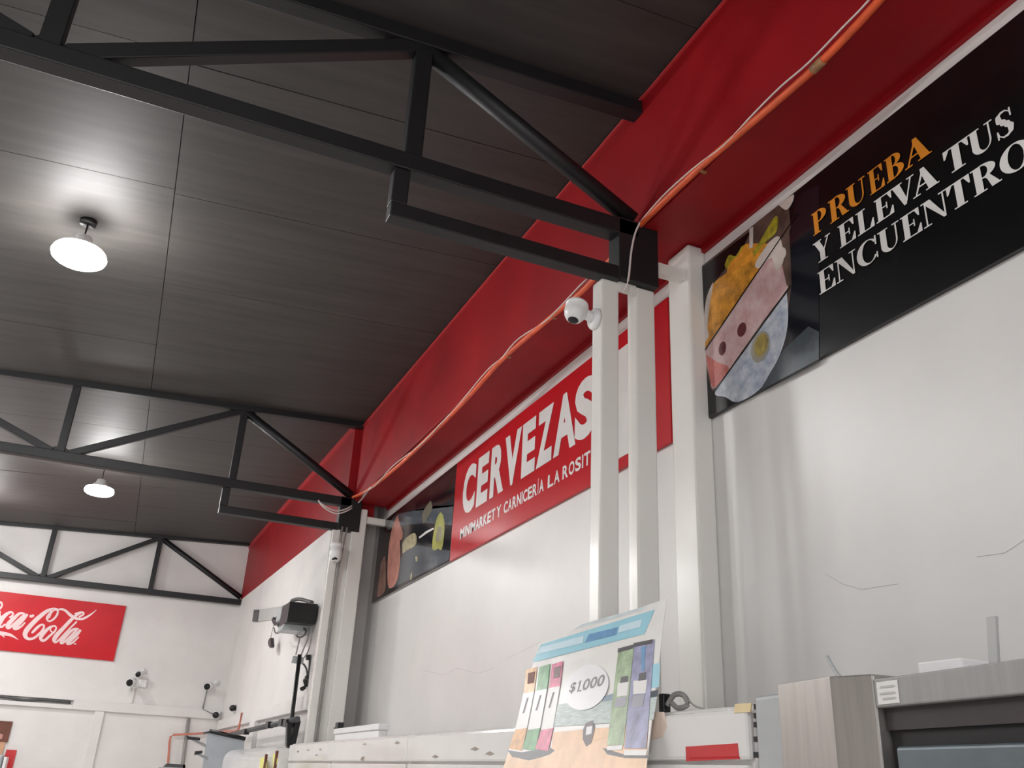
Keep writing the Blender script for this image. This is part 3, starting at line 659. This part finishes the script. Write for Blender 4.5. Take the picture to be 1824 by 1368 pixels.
# grey and orange pipes of the back corner
tag(MB().tube([aty(336, 1279, YB - .03), aty(324, 1368, YB - .03), (1.50, YB - .03, -1.6)], .026, 10).build('grey_conduit', M['grey']), 'grey vertical conduit on the back wall below the beam', 'conduit')
OY = YB - .09
op = [aty(297, 1385, OY), aty(300, 1350, OY), aty(302, 1320, OY), aty(304, 1312, OY), aty(309, 1309, OY), aty(330, 1308, OY), aty(392, 1304, OY), atx(400, 1303.5, 1.90), atx(420, 1302, 1.90), atx(424, 1300, 1.90), atx(426, 1294, 1.90), atx(431, 1270, 1.90)]
tag(MB().tube(op, .017, 8).build('orange_pipe', mat('faded_orange_plastic', (206, 128, 108), .45, var=.06)), 'slim orange pipe bent round the back corner below the beam', 'pipe')

# tangle in the slot above the back beam
vp = tag(MB().tube(smooth([(-2.4, YB - .03, .83), (-1.9, YB - .04, .80), (-1.3, YB - .05, .83), (-1.0, YB - .04, .80), (-.7, YB - .04, .825), (-.32, YB - .04, .815)], 5), .02, 8).build('cable_bundle', M['dgrey']), 'dark cable bundle lying in the open slot of the back beam', 'cable')
# poster and panel at the lower left
bp = empty('framed_picture', (-1.5, YB, .06), 'brown picture on the back wall at the lower left corner', 'picture')
B('board', M['brown'], bp, -2.0, -1.05, YB - .03, YB, .20, .49)
B('lower_print', M['skin'], bp, -2.0, -1.08, YB - .03, YB, .02, .20)
MB().prism([(-1.6, YB - .032, .22), (-1.14, YB - .032, .24), (-1.13, YB - .032, .30), (-1.25, YB - .032, .335), (-1.6, YB - .032, .35)], (0, -.003, 0)).build('pale_print', M['p_salmon'], bp)
tag(B('red_panel', M['redbox'], None, -1.04, -.90, YB - .02, YB - .001, -1.0, .10), 'dark red panel beside the foot of the brown picture', 'panel')
bx = empty('appliance', (-1.3, YB - .5, -1.6), 'pale grey rounded appliance in the lower left corner', 'appliance')
B('body', M['lgrey'], bx, -1.6, -1.02, YB - .6, YB - .1, -1.6, .03, bevel=.04)
B('rim', M['white'], bx, -1.01, -.97, YB - .58, YB - .12, -1.6, .0, bevel=.01)

# ---------------------------------------------------------------- television and gear on the far right wall
tv = empty('equipment_box', (XF - .2, 9.9, 1.42), 'black equipment box with hanging cables on the far right wall', 'equipment box')
a = atx(502, 1072, XF - .05)
def hexpx(name, m, parent, front, depth, x, bevel=0.0):
    F = [atx(u, v, x) for u, v in front]
    return MB().prism(F, (depth, 0, 0)).build(name, m, parent, bevel)
MB().prism([aty(u, v, 9.6) for u, v in ((516, 1071), (567, 1076), (561, 1112), (510, 1108))], (0, .4, 0)).build('body', M['blackp'], tv, .006)
MB().prism([aty(u, v, 10.1) for u, v in ((503, 1079), (514, 1075), (510, 1104), (498, 1103))], (0, .25, 0)).build('side_panel', M['lgrey'], tv, .006)
MB().prism([aty(u, v, 9.75) for u, v in ((507, 1109), (562, 1113), (559, 1127), (502, 1121))], (0, .3, 0)).build('shelf', M['lgrey'], tv, .004)
MB().tube(smooth(path([(520, 1070), (532, 1067), (545, 1070), (556, 1073)], XF - .2), 5), .02, 6).build('cable', M['dgrey'], tv)
for k in range(9):
    a0 = random.uniform(485, 497); b0 = random.uniform(1100, 1110)
    MB().tube(smooth(path([(a0, b0), (a0 + random.uniform(4, 9), b0 + random.uniform(4, 9)), (a0 + random.uniform(6, 14), b0 + random.uniform(-2, 6)), (506, 1106)], XF - .25), 4), .018, 6).build('cable', M['blackp'], tv)
MB().tube(smooth(path([(488, 1118), (490, 1126), (495, 1128), (500, 1124)], XF - .2), 4), .008, 6).build('cable', M['dgrey'], tv)
MB().tube(smooth(path([(530, 1121), (527, 1128), (530, 1134), (536, 1135), (542, 1131), (545, 1124), (540, 1119), (533, 1119)], XF - .1), 5), .011, 6).build('cable', M['dgrey'], tv)
for pp in ([(550, 1118), (548, 1138), (541, 1155), (536, 1168)], [(556, 1120), (553, 1145), (548, 1162), (541, 1172)], [(534, 1136), (531, 1150), (527, 1166)]):
    MB().tube(smooth(path(pp, XF - .06), 4), .008, 6).build('cable', M['grey'], tv)
gp = empty('wall_plate', (XF, 14, 2.0), 'pale strip with a grey end plate beside the black equipment box', 'plate')
MB().prism([atx(u, v, XF - .02) for u, v in ((460, 1086), (500, 1080), (498, 1102), (457, 1107))], (.02, 0, 0)).build('strip', M['card'], gp)
MB().prism([atx(u, v, XF - .03) for u, v in ((452, 1086), (461, 1086), (458, 1107), (449, 1107))], (.03, 0, 0)).build('end_plate', M['dgrey'], gp)
MB().prism([atx(u, v, XF - .12) for u, v in ((482, 1136), (483, 1152), (481, 1154), (478, 1150), (477, 1144), (479, 1138))], (.04, 0, 0)).build('hanging_weight', M['blackp'], tv)
MB().tube([atx(482, 1137, XF - .1), atx(488, 1110, XF - .12)], .004, 6).build('thread', M['grey'], tv)

# black pole with its grey box and the horizontal arm
yp = 9.62
pl = empty('black_pole', (1.7, yp, .2), 'tall black pole with a grey box at its top beside the far column', 'pole')
a, b = aty(534, 1166, yp), aty(513, 1332, yp)
MB().tube([(b[0] - .005, yp, .201), b, a], .021, 12).build('pole', M['blackp'], pl)
MB().prism([aty(u, v, yp + .03) for u, v in ((523, 1168), (542, 1171), (540, 1183), (520, 1180))], (0, .05, 0)).build('box', M['lgrey'], pl)
MB().prism([aty(u, v, yp + .03) for u, v in ((547, 1166), (554, 1166), (553, 1176), (546, 1175))], (0, .05, 0)).build('plug', M['blackp'], pl)
for pp in ([(540, 1182), (546, 1192), (548, 1210), (545, 1216), (543, 1225)], [(552, 1168), (550, 1200), (546, 1222), (538, 1230)]):
    MB().tube(smooth([aty(u, v, yp + .05) for u, v in pp], 4), .010, 6).build('cable', M['dgrey'], pl)
MB().tube(smooth([aty(u, v, yp + .05) for u, v in ((548, 1204), (543, 1212), (545, 1222), (535, 1228))], 5), .02, 6).build('cable', M['blackp'], pl)
ar = empty('support_arm', (1.7, 10, .3), 'dark grey horizontal arm with clamps running from the black post', 'arm')
a, b = atx(530, 1281, 1.78), atx(412, 1308, 1.78)
MB().tube([a, b], .028, 10).build('rail', M['dgrey'], ar)
for u, v in ((480, 1291), (504, 1287), (438, 1303), (512, 1288)):
    q = atx(u, v, 1.76); MB().box(q[0] - .03, q[0] + .03, q[1] - .08, q[1] + .08, q[2] - .035, q[2] + .03).build('clamp', M['blackp'], ar)
MB().prism([aty(u, v, 9.2) for u, v in ((527, 1280), (536, 1284), (526, 1329), (518, 1329))], (0, .1, 0)).build('end_post', M['blackp'], ar)
MB().prism([aty(u, v, 9.25) for u, v in ((512, 1287), (519, 1287), (518, 1329), (511, 1329))], (0, .08, 0)).build('end_post', M['blackp'], ar)

# pale panel with the black top bar, clamps beside it
wbp = empty('screen_panel', (1.3, 11.5, -.2), 'pale blue-grey panel with a black top bar in front of the back corner', 'panel')
yq = 12.1
MB().prism([aty(u, v, yq) for u, v in ((370, 1302), (436, 1314), (432, 1375), (358, 1385))], (0, .03, 0)).build('panel', mat('pale_blue_grey_panel', (188, 194, 200), .4, var=.03), wbp)
MB().tube([aty(373, 1302, yq - .03), aty(437, 1316, yq - .03)], .024, 10).build('top_bar', M['blackp'], wbp)
MB().tube([aty(372, 1304, yq - .03), aty(362, 1306, yq - .03)], .012, 8).build('bar_tip', M['dgrey'], wbp)
for px in ([(332, 1311), (357, 1314), (356, 1319), (334, 1317)], [(348, 1338), (361, 1337), (360, 1342), (347, 1345)]):
    jw = MB().prism([aty(u, v, yq - .2) for u, v in px], (0, .08, 0)).build('clamp', M['blackp'], wbp)
    u, v = px[1]
    MB().prism([aty(u - 16, v + 4, yq - .15), aty(u - 8, v + 4, yq - .15), aty(u + 10, v + 12, yq - .05), aty(u + 10, v + 18, yq - .05)], (0, .02, 0)).build('strut', M['lgrey'], wbp)
ob = empty('shelf_edge', aty(300, 1362, 12), 'dark shelf edge at the foot of the orange pipe', 'shelf')
MB().prism([aty(u, v, 12.0) for u, v in ((298, 1360), (330, 1362), (330, 1368), (292, 1366))], (0, .2, 0)).build('top', M['dgrey'], ob)
MB().prism([aty(u, v, 12.0) for u, v in ((326, 1362), (330, 1362), (328, 1400), (324, 1400))], (0, .04, 0)).build('leg', M['blackp'], ob)
MB().prism([aty(u, v, 11.95) for u, v in ((284, 1366), (326, 1368), (324, 1376), (282, 1374))], (0, .2, 0)).build('shelf_front', M['lgrey'], ob)

# ---------------------------------------------------------------- row of coolers along the right wall
CX = 1.705
def cooler(y0, y1, zt, label, m=None, bev=.014, x0=CX):
    t = empty('cooler', ((x0 + 2.3) / 2, (y0 + y1) / 2, -1.6), label, 'cooler', 'white coolers in the row along the right wall')
    MB().box(x0 + .02, 2.27, y0, y1, -1.5, zt).build('cabinet', m or M['cool'], t, bev, 4)
    B('door', M['cool'], t, x0, x0 + .02, y0 + .02, y1 - .02, -1.4, zt - .16, bevel=.006)
    B('plinth', M['dgrey'], t, x0 + .06, 2.26, y0 + .04, y1 - .04, -1.6, -1.5)
    B('header', M['cool'], t, x0 - .004, x0 + .02, y0 + .004, y1 - .004, zt - .15, zt - .012, bevel=.012)
    return t
k2 = cooler(2.21, 3.26, .238, 'glossy white cooler with a red label, wrapped in clear film beside the steel fridge', M['film'], .014)
rl = [(1221, 1330), (1313, 1324), (1316, 1352), (1222, 1356)]
MB().prism([atx(u, v, CX - .006) for u, v in rl], (.004, 0, 0)).build('red_label', M['redbox'], k2)
MB().poly([atx(u, v, CX - .0065) for u, v in ((1228, 1349), (1315, 1347), (1315, 1350), (1228, 1352))]).build('label_line', M['p_red'], k2)
MB().prism([atx(u, v, CX - .006) for u, v in ((1309, 1254), (1338, 1252), (1336, 1268), (1307, 1270))], (.004, 0, 0)).build('tape', M['tape'], k2)
MB().prism([atx(u, v, CX - .007) for u, v in ((1164, 1268), (1182, 1268), (1186, 1292), (1180, 1312), (1156, 1318), (1156, 1290))], (.003, 0, 0)).build('torn_tape', mat('peach_tape', (226, 206, 192), .5, var=.08), k2)
for v in (1258, 1274, 1290, 1316, 1344):
    q = atx(1349, v, CX - .006); B('hinge_slot', M['deep'], k2, q[0] - .004, q[0] + .02, q[1] - .012, q[1] + .012, q[2] - .008, q[2] + .006)
for i, (y0, y1, lb) in enumerate(((3.42, 5.35, 'white cooler partly behind the promotional poster, scuffed along its top edge'), (5.356, 7.2, 'white cooler under the flat white box on its top'),
                                  (7.206, 8.84, 'white cooler in front of the foot of the far column'))):
    c_ = cooler(y0, y1, .232, lb)
    for k in range(4):
        ys_ = random.uniform(y0 + .1, y1 - .3); zs = random.uniform(.09, .19)
        MB().poly([(CX - .0045, ys_, zs), (CX - .0045, ys_ + .06, zs + .012), (CX - .0045, ys_ + .12, zs), (CX - .0045, ys_ + .05, zs - .008)]).build('scuff', M['fleck'], c_)
cf = empty('cooler', (1.6, 10.3, -1.6), 'farthest white cooler with a rounded corner and yellow tags, before the pale panel', 'cooler', 'white coolers in the row along the right wall')
MB().box(1.52, 1.83, 8.88, 11.9, -1.6, .20).build('cabinet', M['cool'], cf, .12, 6)
for pp in ([(463, 1352), (474, 1346), (474, 1375), (462, 1375)], [(486, 1344), (493, 1340), (494, 1358), (486, 1375)]):
    F = [atx(u, v, 1.50) for u, v in pp]
    F = [(x_, y_, z_) for x_, y_, z_ in F]
    tg = empty('price_tag', F[0], 'yellow hanging tag on the front of the cooler row, the %s one' % ('wider' if pp[0][0] < 470 else 'narrower'), 'tag', 'yellow tags')
    MB().prism(F, (.003, 0, 0)).build('card', M['yellow'], tg)
    MB().tube([((F[1][0]) - .004, F[1][1] - .03, F[1][2] + .01), (F[1][0] - .006, F[1][1] - .06, F[1][2] - .22)], .014, 6).build('strap', M['brown'], tg)
# flat white box and black clip on top
fb = empty('flat_box', (1.82, 6.4, .235), 'flat white box lying on the cooler row before the far column', 'box')
a = atx(584, 1323, 1.78); a2 = atx(672, 1312, 1.78)
B('lid', M['white'], fb, 1.78, 1.86, a2[1], a[1] - .15, .285, .325, bevel=.006)
B('body', M['white'], fb, 1.79, 1.855, a2[1] + .02, a[1] - .17, .234, .285, bevel=.006)
bt = atx(604, 1302, 1.83)
ob = empty('black_clip', (1.83, bt[1] - .01, .325), 'small black clip on the flat white box', 'clip')
MB().box(1.80, 1.85, bt[1] - .06, bt[1] + .03, .3255, .375).build('body', M['blackp'], ob, .006)
MB().tube([(1.83, bt[1] + .0, .336), (1.82, bt[1] + .12, .336)], .008, 8).build('wire', M['blackp'], ob)
# grey bundle on the wrapped cooler
q = atx(1194, 1247, 1.76)
gb = empty('cable_coil', (1.76, q[1], .24), 'grey and black cable bundle on the wrapped cooler beside the promotional poster', 'cable')
B('plug', M['blackp'], gb, 1.745, 1.775, q[1] + .02, q[1] + .05, .240, .30, bevel=.004)
MB().tube(smooth([(1.76, q[1] + .02, .262), (1.77, q[1] - .01, .295), (1.78, q[1] - .05, .292), (1.78, q[1] - .07, .262), (1.77, q[1] - .03, .252), (1.765, q[1] + .0, .27)], 5), .009, 8).build('coil', M['grey'], gb)
MB().tube(smooth([(1.78, q[1] - .07, .280), (1.78, q[1] - .11, .256), (1.79, q[1] - .15, .2445)], 5), .003, 6).build('wire', M['grey'], gb)

# ---------------------------------------------------------------- promotional poster leaning on the coolers
TL, TR, BL, BR = Vector(atx(960, 1145, 1.80)), Vector(atx(1187, 1066, 1.80)), Vector(atx(893, 1385, 1.615)), Vector(atx(1146, 1400, 1.615))
NV = (TR - TL).cross(BL - TL).normalized()
if NV.x > 0: NV = -NV
def pp(s, t, l=0):                       # s along the width, t down the height; lifted by thin ink layers
    return tuple((TL * (1 - s) + TR * s) * (1 - t) + (BL * (1 - s) + BR * s) * t + NV * (.0006 * l))
# drawing grid: pixels of an unwarped copy; invert the bilinear map numerically
def inv(u, v):
    d = Vector(ray(u, v)); n = NV; k = TL.dot(n) / d.dot(n); q = d * k
    s = t = .5
    for _ in range(25):
        e = q - Vector(pp(s, t)); ds = (TR - TL) * (1 - t) + (BR - BL) * t; dt = (BL - TL) * (1 - s) + (BR - TR) * s
        a11, a12, a22 = ds.dot(ds), ds.dot(dt), dt.dot(dt); b1, b2 = ds.dot(e), dt.dot(e); D = a11 * a22 - a12 * a12
        s += (b1 * a22 - b2 * a12) / D; t += (a11 * b2 - a12 * b1) / D
    return s, t
pr = empty('promotional_poster', tuple((BL + BR) / 2), 'leaning white promotional poster with printed cans, bottles and a round price spot', 'poster')
MB().hexa([pp(0, 0, -6), pp(1, 0, -6), pp(1, 1, -6), pp(0, 1, -6), pp(0, 0), pp(1, 0), pp(1, 1), pp(0, 1)]).build('sheet', M['p_paper'], pr)
def e8(a, b): return (850 + a * 400 / 1668, 1040 + b * 328 / 1368)
def pq(name, m, l, pts): return MB().poly([pp(*inv(*e8(a, b)), l) for a, b in pts]).build(name, m, pr)
pq('blue_banner', M['p_blue'], 1, [(475, 450), (1320, 190), (1240, 370), (410, 585)])
pq('banner_text_bar', M['p_lblue'], 2, [(475, 470), (795, 385), (785, 440), (440, 525)])
pq('banner_text_bar', M['p_dblue'], 2, [(830, 375), (1050, 320), (1030, 380), (800, 437)])
pq('banner_text_bar', M['p_lblue'], 2, [(1060, 310), (1225, 262), (1210, 320), (1045, 365)])
pq('corner_tint', mat('pale_grey_blue_print', (206, 216, 220), .3, var=.05, scale=10), 1, [(700, 350), (780, 300), (1250, 165), (1230, 195), (760, 330)])
pq('sand_base', M['p_sand'], 1, [(560, 1100), (950, 1060), (1250, 1040), (1230, 1380), (190, 1380), (230, 1260), (540, 1250)])
pq('sea_band', mat('sea_green_print', (176, 190, 186), .3, var=.15, scale=20, stretch=(1, 1, 8)), 1, [(560, 900), (1030, 830), (1330, 780), (1290, 1000), (560, 1060)])
pq('sky_patch', M['p_blue'], 1, [(1280, 600), (1350, 580), (1335, 760), (1270, 770)])
pq('sea_line', mat('slate_blue_print', (112, 134, 152), .3, var=.15, scale=20), 2, [(930, 835), (1030, 800), (1020, 855), (920, 870)])
pq('sea_line', M['p_slate'], 2, [(1255, 800), (1330, 780), (1325, 830), (1250, 845)])
# cans on the left
for a, mm in ((0, 'p_bo'), (95, 'p_bg'), (190, 'p_bp')):
    dy = -a * .22
    pq('can_print', M[mm], 3, [(368 + a, 640 + dy), (448 + a, 615 + dy), (425 + a, 800 + dy), (345 + a, 815 + dy)])
    pq('can_print', M['p_white'], 3, [(345 + a, 815 + dy), (425 + a, 800 + dy), (370 + a, 1075), (285 + a, 1085)])
    pq('can_print', M['p_greyt'], 4, [(372 + a, 850 + dy), (385 + a, 846 + dy), (352 + a, 960 + dy), (338 + a, 965 + dy)])
    pq('can_print', M[mm], 3, [(283 + a, 1085), (372 + a, 1070), (332 + a, 1240), (238 + a, 1225)])
    pq('can_print', M['p_bg' if a == 95 else 'p_berry' if a else 'brown'], 4, [(382 + a, 665 + dy), (436 + a, 650 + dy), (424 + a, 735 + dy), (376 + a, 745 + dy)])
pq('shadow_print', M['p_cap'], 2, [(225, 1235), (330, 1250), (540, 1215), (570, 1235), (520, 1275), (380, 1310), (260, 1285)])
# bottles on the right
for a, mm, dy in ((0, 'p_bl', 0), (115, 'p_bv', -40)):
    pq('bottle_print', M[mm], 3, [(1045 + a, 500 + dy), (1160 + a, 475 + dy), (1070 + a, 1190), (950 + a, 1195)] if a == 0 else [(1165, 450), (1315, 410), (1235, 1215), (1075, 1215)])
    pq('bottle_print', M['p_cap'], 4, [(1045 + a, 480 + dy), (1160 + a + a * .25, 450 + dy), (1155 + a + a * .25, 480 + dy), (1042 + a, 510 + dy)])
    pq('bottle_print', M['p_white'], 4, [(1038 + a, 735 - a * .15), (1120 + a * 1.18, 725 - a * .15), (1105 + a * 1.18, 825 - a * .15), (1030 + a * 1.05, 835 - a * .15)])
    pq('bottle_print', M['p_cap'], 4, [(1065 + a * 1.15, 690 + dy * .7), (1115 + a * 1.15, 680 + dy * .7), (1110 + a * 1.15, 725 + dy * .4), (1055 + a * 1.15, 735 + dy * .4)])
    pq('bottle_print', mat('bottle_band_print', (150, 148, 160), .3, var=.1), 4, [(1028 + a * 1.05, 845 - a * .15), (1103 + a * 1.15, 832 - a * .15), (1090 + a * 1.1, 905), (1010 + a * 1.1, 915)])
    pq('bottle_print', M['p_white'], 4, [(950 + a * 1.08, 1200 + a * .25), (1065 + a * 1.55, 1190 + a * .3), (1060 + a * 1.5, 1225 + a * .35), (950 + a * 1.05, 1232 + a * .3)])
pq('bottle_print', M['p_dblue'], 4, [(1215, 470), (1250, 460), (1235, 640), (1212, 650)])
pq('shadow_print', M['p_cap'], 2, [(915, 1210), (1060, 1255), (1250, 1265), (1290, 1235), (1240, 1285), (1080, 1285), (950, 1260)])
s0, t0 = inv(*e8(808, 768))
def circ(l, rs, rt, n=36): return [pp(s0 + rs * math.cos(2 * math.pi * k / n), t0 + rt * math.sin(2 * math.pi * k / n), l) for k in range(n)]
# the price spot follows the ellipse seen in the photograph on the sheet's own plane
cen = (808, 768)
el = []
for k in range(40):
    th = 2 * math.pi * k / 40; a_, b_ = 185 * math.cos(th), 145 * math.sin(th); r = math.radians(-48)
    el.append((cen[0] + a_ * math.cos(r) - b_ * math.sin(r), cen[1] + a_ * math.sin(r) + b_ * math.cos(r)))
pq('price_spot', mat('white_spot_print', (240, 240, 242), .25, var=.02), 5, el)
tx = MB()
o_, rx_, ux_ = (678, 822), (268, -72), (24, -86)
adv = 0
def prm(q): return pp(*inv(*e8(o_[0] + rx_[0] * q[0] + ux_[0] * q[1], o_[1] + rx_[1] * q[0] + ux_[1] * q[1])), 6)
tx.poly([prm(q) for q in ((.235, 0), (.275, 0), (.275, 1), (.245, 1), (.20, .82), (.21, .74), (.235, .84))])
for ch, wd in (('$', .17), ('1', .12), ('.', .07), ('0', .20), ('0', .20), ('0', .20)):
    hh = .14 if ch == '.' else 1
    if ch == '1': adv += wd; continue
    put_sans(tx, ch, lambda a, b: pp(*inv(*e8(o_[0] + rx_[0] * (adv + wd * .92 * a) + ux_[0] * b * hh, o_[1] + rx_[1] * (adv + wd * .92 * a) + ux_[1] * b * hh)), 6), 0.0 if ch == '1' else .02)
    adv += wd
tx.build('lettering', M['p_greyt'], pr)
pq('small_bottle_print', M['p_greyt'], 3, [(800, 1030), (850, 1010), (862, 1080), (835, 1180), (800, 1205), (775, 1150), (778, 1080)])
pq('small_bottle_print', M['p_white'], 4, [(805, 1060), (848, 1050), (840, 1110), (798, 1120)])

# ---------------------------------------------------------------- stainless fridge nearest the camera
fr = empty('steel_fridge', (2.0, 1.4, -1.6), 'stainless steel upright fridge with a dark recessed front and a white sticker', 'fridge')
ang = math.radians(-8.0)
cx0, cy0 = atx(1555, 1212, 1.62)[:2]
dY = Vector((math.sin(ang) * -1, math.cos(ang), 0)); dX = Vector((math.cos(ang), math.sin(ang), 0))
# local frame: origin at the header's far front corner, e (towards the viewer) along the front, d into the cabinet
eN = Vector((-math.sin(math.radians(8.0)), -math.cos(math.radians(8.0)), 0)); dN = Vector((math.cos(math.radians(8.0)), -math.sin(math.radians(8.0)), 0))
O0 = Vector((cx0, cy0, 0))
def lbox(name, m, e0, e1, d0, d1, z0, z1, bevel=0.0, seg=2, parent=None):
    q = [O0 + eN * e + dN * d for e, d in ((e0, d0), (e1, d0), (e1, d1), (e0, d1))]
    return MB().hexa([(p.x, p.y, z0) for p in q] + [(p.x, p.y, z1) for p in q]).build(name, m, parent or fr, bevel, seg)
ZT = .252
lbox('cabinet', M['steelm'], 0, 1.0, .06, .62, -1.6, ZT - .001, .006)
q = [O0 + eN * e + dN * d for e, d in ((-.335, -.045), (-.10, -.045), (0, .0), (0, .10), (-.10, .5), (-.335, .5))]
MB().prism([(p.x, p.y, -1.6) for p in q], (0, 0, 1.6 + ZT + .016)).build('side_pillar', M['steel'], fr, .004, 2)
lbox('side_panel', M['lgrey'], -.50, -.34, -.02, .10, -1.6, ZT + .0, .012, 3)
hdr = lbox('header', M['steelm'], 0.0, 1.0, 0, .06, ZT - .058, ZT + .004, .004)
lbox('grille', M['darkb'], .005, 1.0, .02, .06, ZT - .105, ZT - .058)
lbox('recess', M['deep'], .005, 1.0, .03, .06, -1.4, ZT - .105)
lbox('door_rail', M['steeld'], .05, 1.0, .0, .03, ZT - .196, ZT - .140, .008, 3)
lbox('door_panel', M['pink'], .09, 1.0, .012, .028, -1.3, ZT - .202)
lbox('door_stile', M['steeld'], .05, .088, .0, .03, -1.35, ZT - .1965, .005)
q = MB()
sq = [O0 + eN * e + dN * (-.0015) for e in (.012, .085)]
q.hexa([(sq[0].x, sq[0].y, ZT - .052), (sq[1].x, sq[1].y, ZT - .052), (sq[1].x + .001, sq[1].y, ZT - .052), (sq[0].x + .001, sq[0].y, ZT - .052),
        (sq[0].x, sq[0].y, ZT - .004), (sq[1].x, sq[1].y, ZT - .004), (sq[1].x + .001, sq[1].y, ZT - .004), (sq[0].x + .001, sq[0].y, ZT - .004)])
stk = q.build('sticker', M['p_white'], fr); stk['label'] = 'small white sticker'
for e0, zz in ((.025, ZT - .018), (.022, ZT - .032), (.03, ZT - .043)):
    sq = [O0 + eN * e + dN * (-.003) for e in (e0, .075)]
    MB().poly([(sq[0].x, sq[0].y, zz), (sq[1].x, sq[1].y, zz), (sq[1].x, sq[1].y, zz + .004), (sq[0].x, sq[0].y, zz + .004)]).build('sticker_line', M['card'], stk)
tp = O0 + eN * .13 + dN * .12
tag(MB().box(tp.x - .05, tp.x + .05, tp.y - .06, tp.y + .06, ZT + .0005, ZT + .038).build('white_carton', M['white'], None, .004), 'small flat white carton on top of the steel fridge', 'box')
tp = O0 + eN * .19 + dN * .16
tag(MB().hexa([(tp.x, tp.y - .012, ZT), (tp.x + .01, tp.y - .012, ZT), (tp.x + .01, tp.y + .012, ZT), (tp.x, tp.y + .012, ZT),
               (tp.x, tp.y - .03, ZT + .13), (tp.x + .01, tp.y - .03, ZT + .13), (tp.x + .01, tp.y - .006, ZT + .13), (tp.x, tp.y - .006, ZT + .13)]).build('grey_strip', M['card'], None, .002), 'upright pale grey strip standing on the steel fridge behind the carton', 'strip')
A_ = O0 + eN * -.16 + dN * .05
tag(MB().tube(smooth([(A_.x, A_.y, ZT + .008), (A_.x + .01, A_.y + .05, ZT + .04), (A_.x + .02, A_.y + .09, ZT + .085)], 5), .005, 8).build('bent_rod', M['lgrey']), 'bent grey rod rising from the side of the steel fridge', 'rod')
